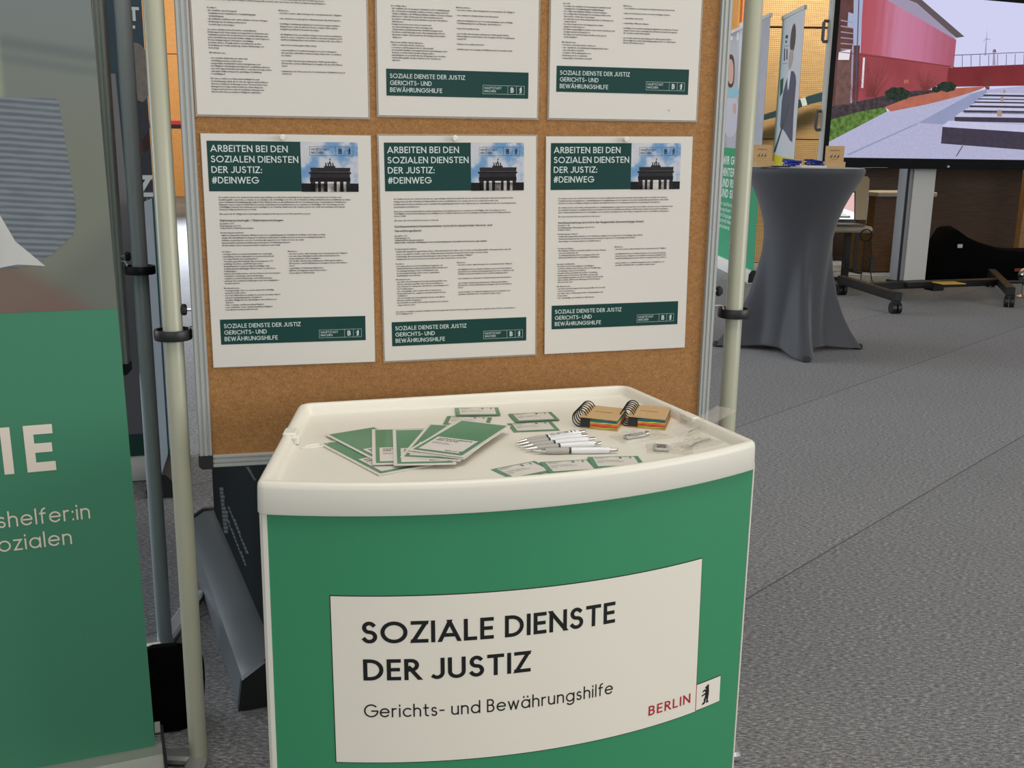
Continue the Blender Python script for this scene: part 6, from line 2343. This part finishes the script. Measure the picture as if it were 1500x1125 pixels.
# black covered equipment on the floor
bg = thing('covered_equipment', 'black cloth bag heaped on the floor right of the screen column', 'bag', (4.72, 10.35, 0), math.radians(8))
mb = MB()
hs = [(-0.62, 0.10), (-0.56, 0.34), (-0.46, 0.52), (-0.42, 0.54), (-0.30, 0.46), (-0.10, 0.38), (0.10, 0.33), (0.35, 0.315), (0.65, 0.32), (0.95, 0.31), (1.15, 0.30), (1.2, 0.08)]
rows = []
for x, h in hs:
    rows.append([(x, -0.28 * (1 - 0.15 * h), 0.004), (x, -0.27, h * 0.6), (x, -0.20, h * 0.94), (x, -0.05, h), (x, 0.12, h * 0.97), (x, 0.24, h * 0.7), (x, 0.26, 0.004)])
mb.grid(rows)
mb.poly(rows[0])
mb.poly(rows[-1][::-1])
mb.build('cloth', M_FABRICBLK, bg, smooth=True)
mb = MB()
mb.box((-0.42, -0.262, 0.36), (0.05, 0.006, 0.035))
mb.build('white_label', mat('white_label', (196, 196, 194), 0.5), bg)
mb = MB()
mb.box((0.24, -0.285, 0.13), (0.14, 0.006, 0.03))
mb.build('red_label', mat('red_label', (120, 48, 42), 0.6), bg)
mb = MB()
mb.cyl((-0.60, -0.32, 0.020), (1.15, -0.36, 0.020), 0.016, n=10)
t = mb.build('metal_rod', mat('dark_rod', (70, 70, 72), 0.35, metal=0.7), None, smooth=True)
t.location = (4.72, 10.35, 0)
t.rotation_euler = (0, 0, math.radians(8))
tag(t, 'dark metal rod on the floor along the black cloth bag', 'rod')
# silver ball fitting at the frame edge
c = on_level(1496, 418)
sb = thing('silver_fitting', 'shiny silver ball fitting on a short stand beside the screen base', 'fitting', (4.52, 9.05, 0), 0)
mb = MB()
for k in range(11):
    pass
mb.lathe([(0.001, 0.135)] + [(0.062 * math.sin(math.pi * i / 14), 0.20 - 0.062 * math.cos(math.pi * i / 14)) for i in range(1, 14)] + [(0.001, 0.262)], 24)
mb.build('ball', M_CHROME, sb, smooth=True)
mb = MB()
mb.lathe([(0.07, 0.0), (0.07, 0.012), (0.018, 0.03), (0.014, 0.14)], 20)
mb.build('stand', M_CHROME, sb, smooth=True)
mb = MB()
mb.box((-0.012, -0.062, 0.195), (0.04, 0.006, 0.05))
mb.build('paper_tag', mat('white_tag', (214, 214, 212), 0.5), sb)
# wooden shelf ladder at the right
wl = thing('wooden_rack', 'open wooden rack with rungs in the shade right of the screen', 'rack', (5.58, 11.2, 0), math.radians(4))
M_RACK = wood_mat('rack_timber', (122, 88, 52), (150, 112, 70))
for x in (-0.09, 0.62):
    mb = MB()
    mb.box((x, 0, 0.57), (0.075, 0.10, 1.14))
    mb.build('upright', M_RACK, wl)
for z in (0.30, 0.56, 0.82):
    mb = MB()
    mb.box((0.265, 0, z), (0.64, 0.09, 0.035))
    mb.build('rung', M_RACK, wl)
# cables along the floor by the wall
t = MB()
pts = [(3.36 + 0.06 * k, 10.62 - 0.07 * abs(math.sin(k * 0.9)) - 0.02 * k, 0.008) for k in range(12)]
t.tube(pts, 0.006, 6)
t = t.build('white_cable', mat('white_cable', (176, 172, 164), 0.5), None, smooth=True)
tag(t, 'pale cable lying on the floor beneath the side table and cabinet', 'cable')
c = on_level(1105, 417)
mb = MB()
mb.tube([(c.x - 0.07, c.y, 0.008), (c.x + 0.07, c.y + 0.02, 0.008)], 0.008, 8)
t = mb.build('marker_pen', mat('white_marker', (206, 208, 210), 0.4), None, smooth=True)
tag(t, 'white pen lying on the floor next to the bar table', 'pen')
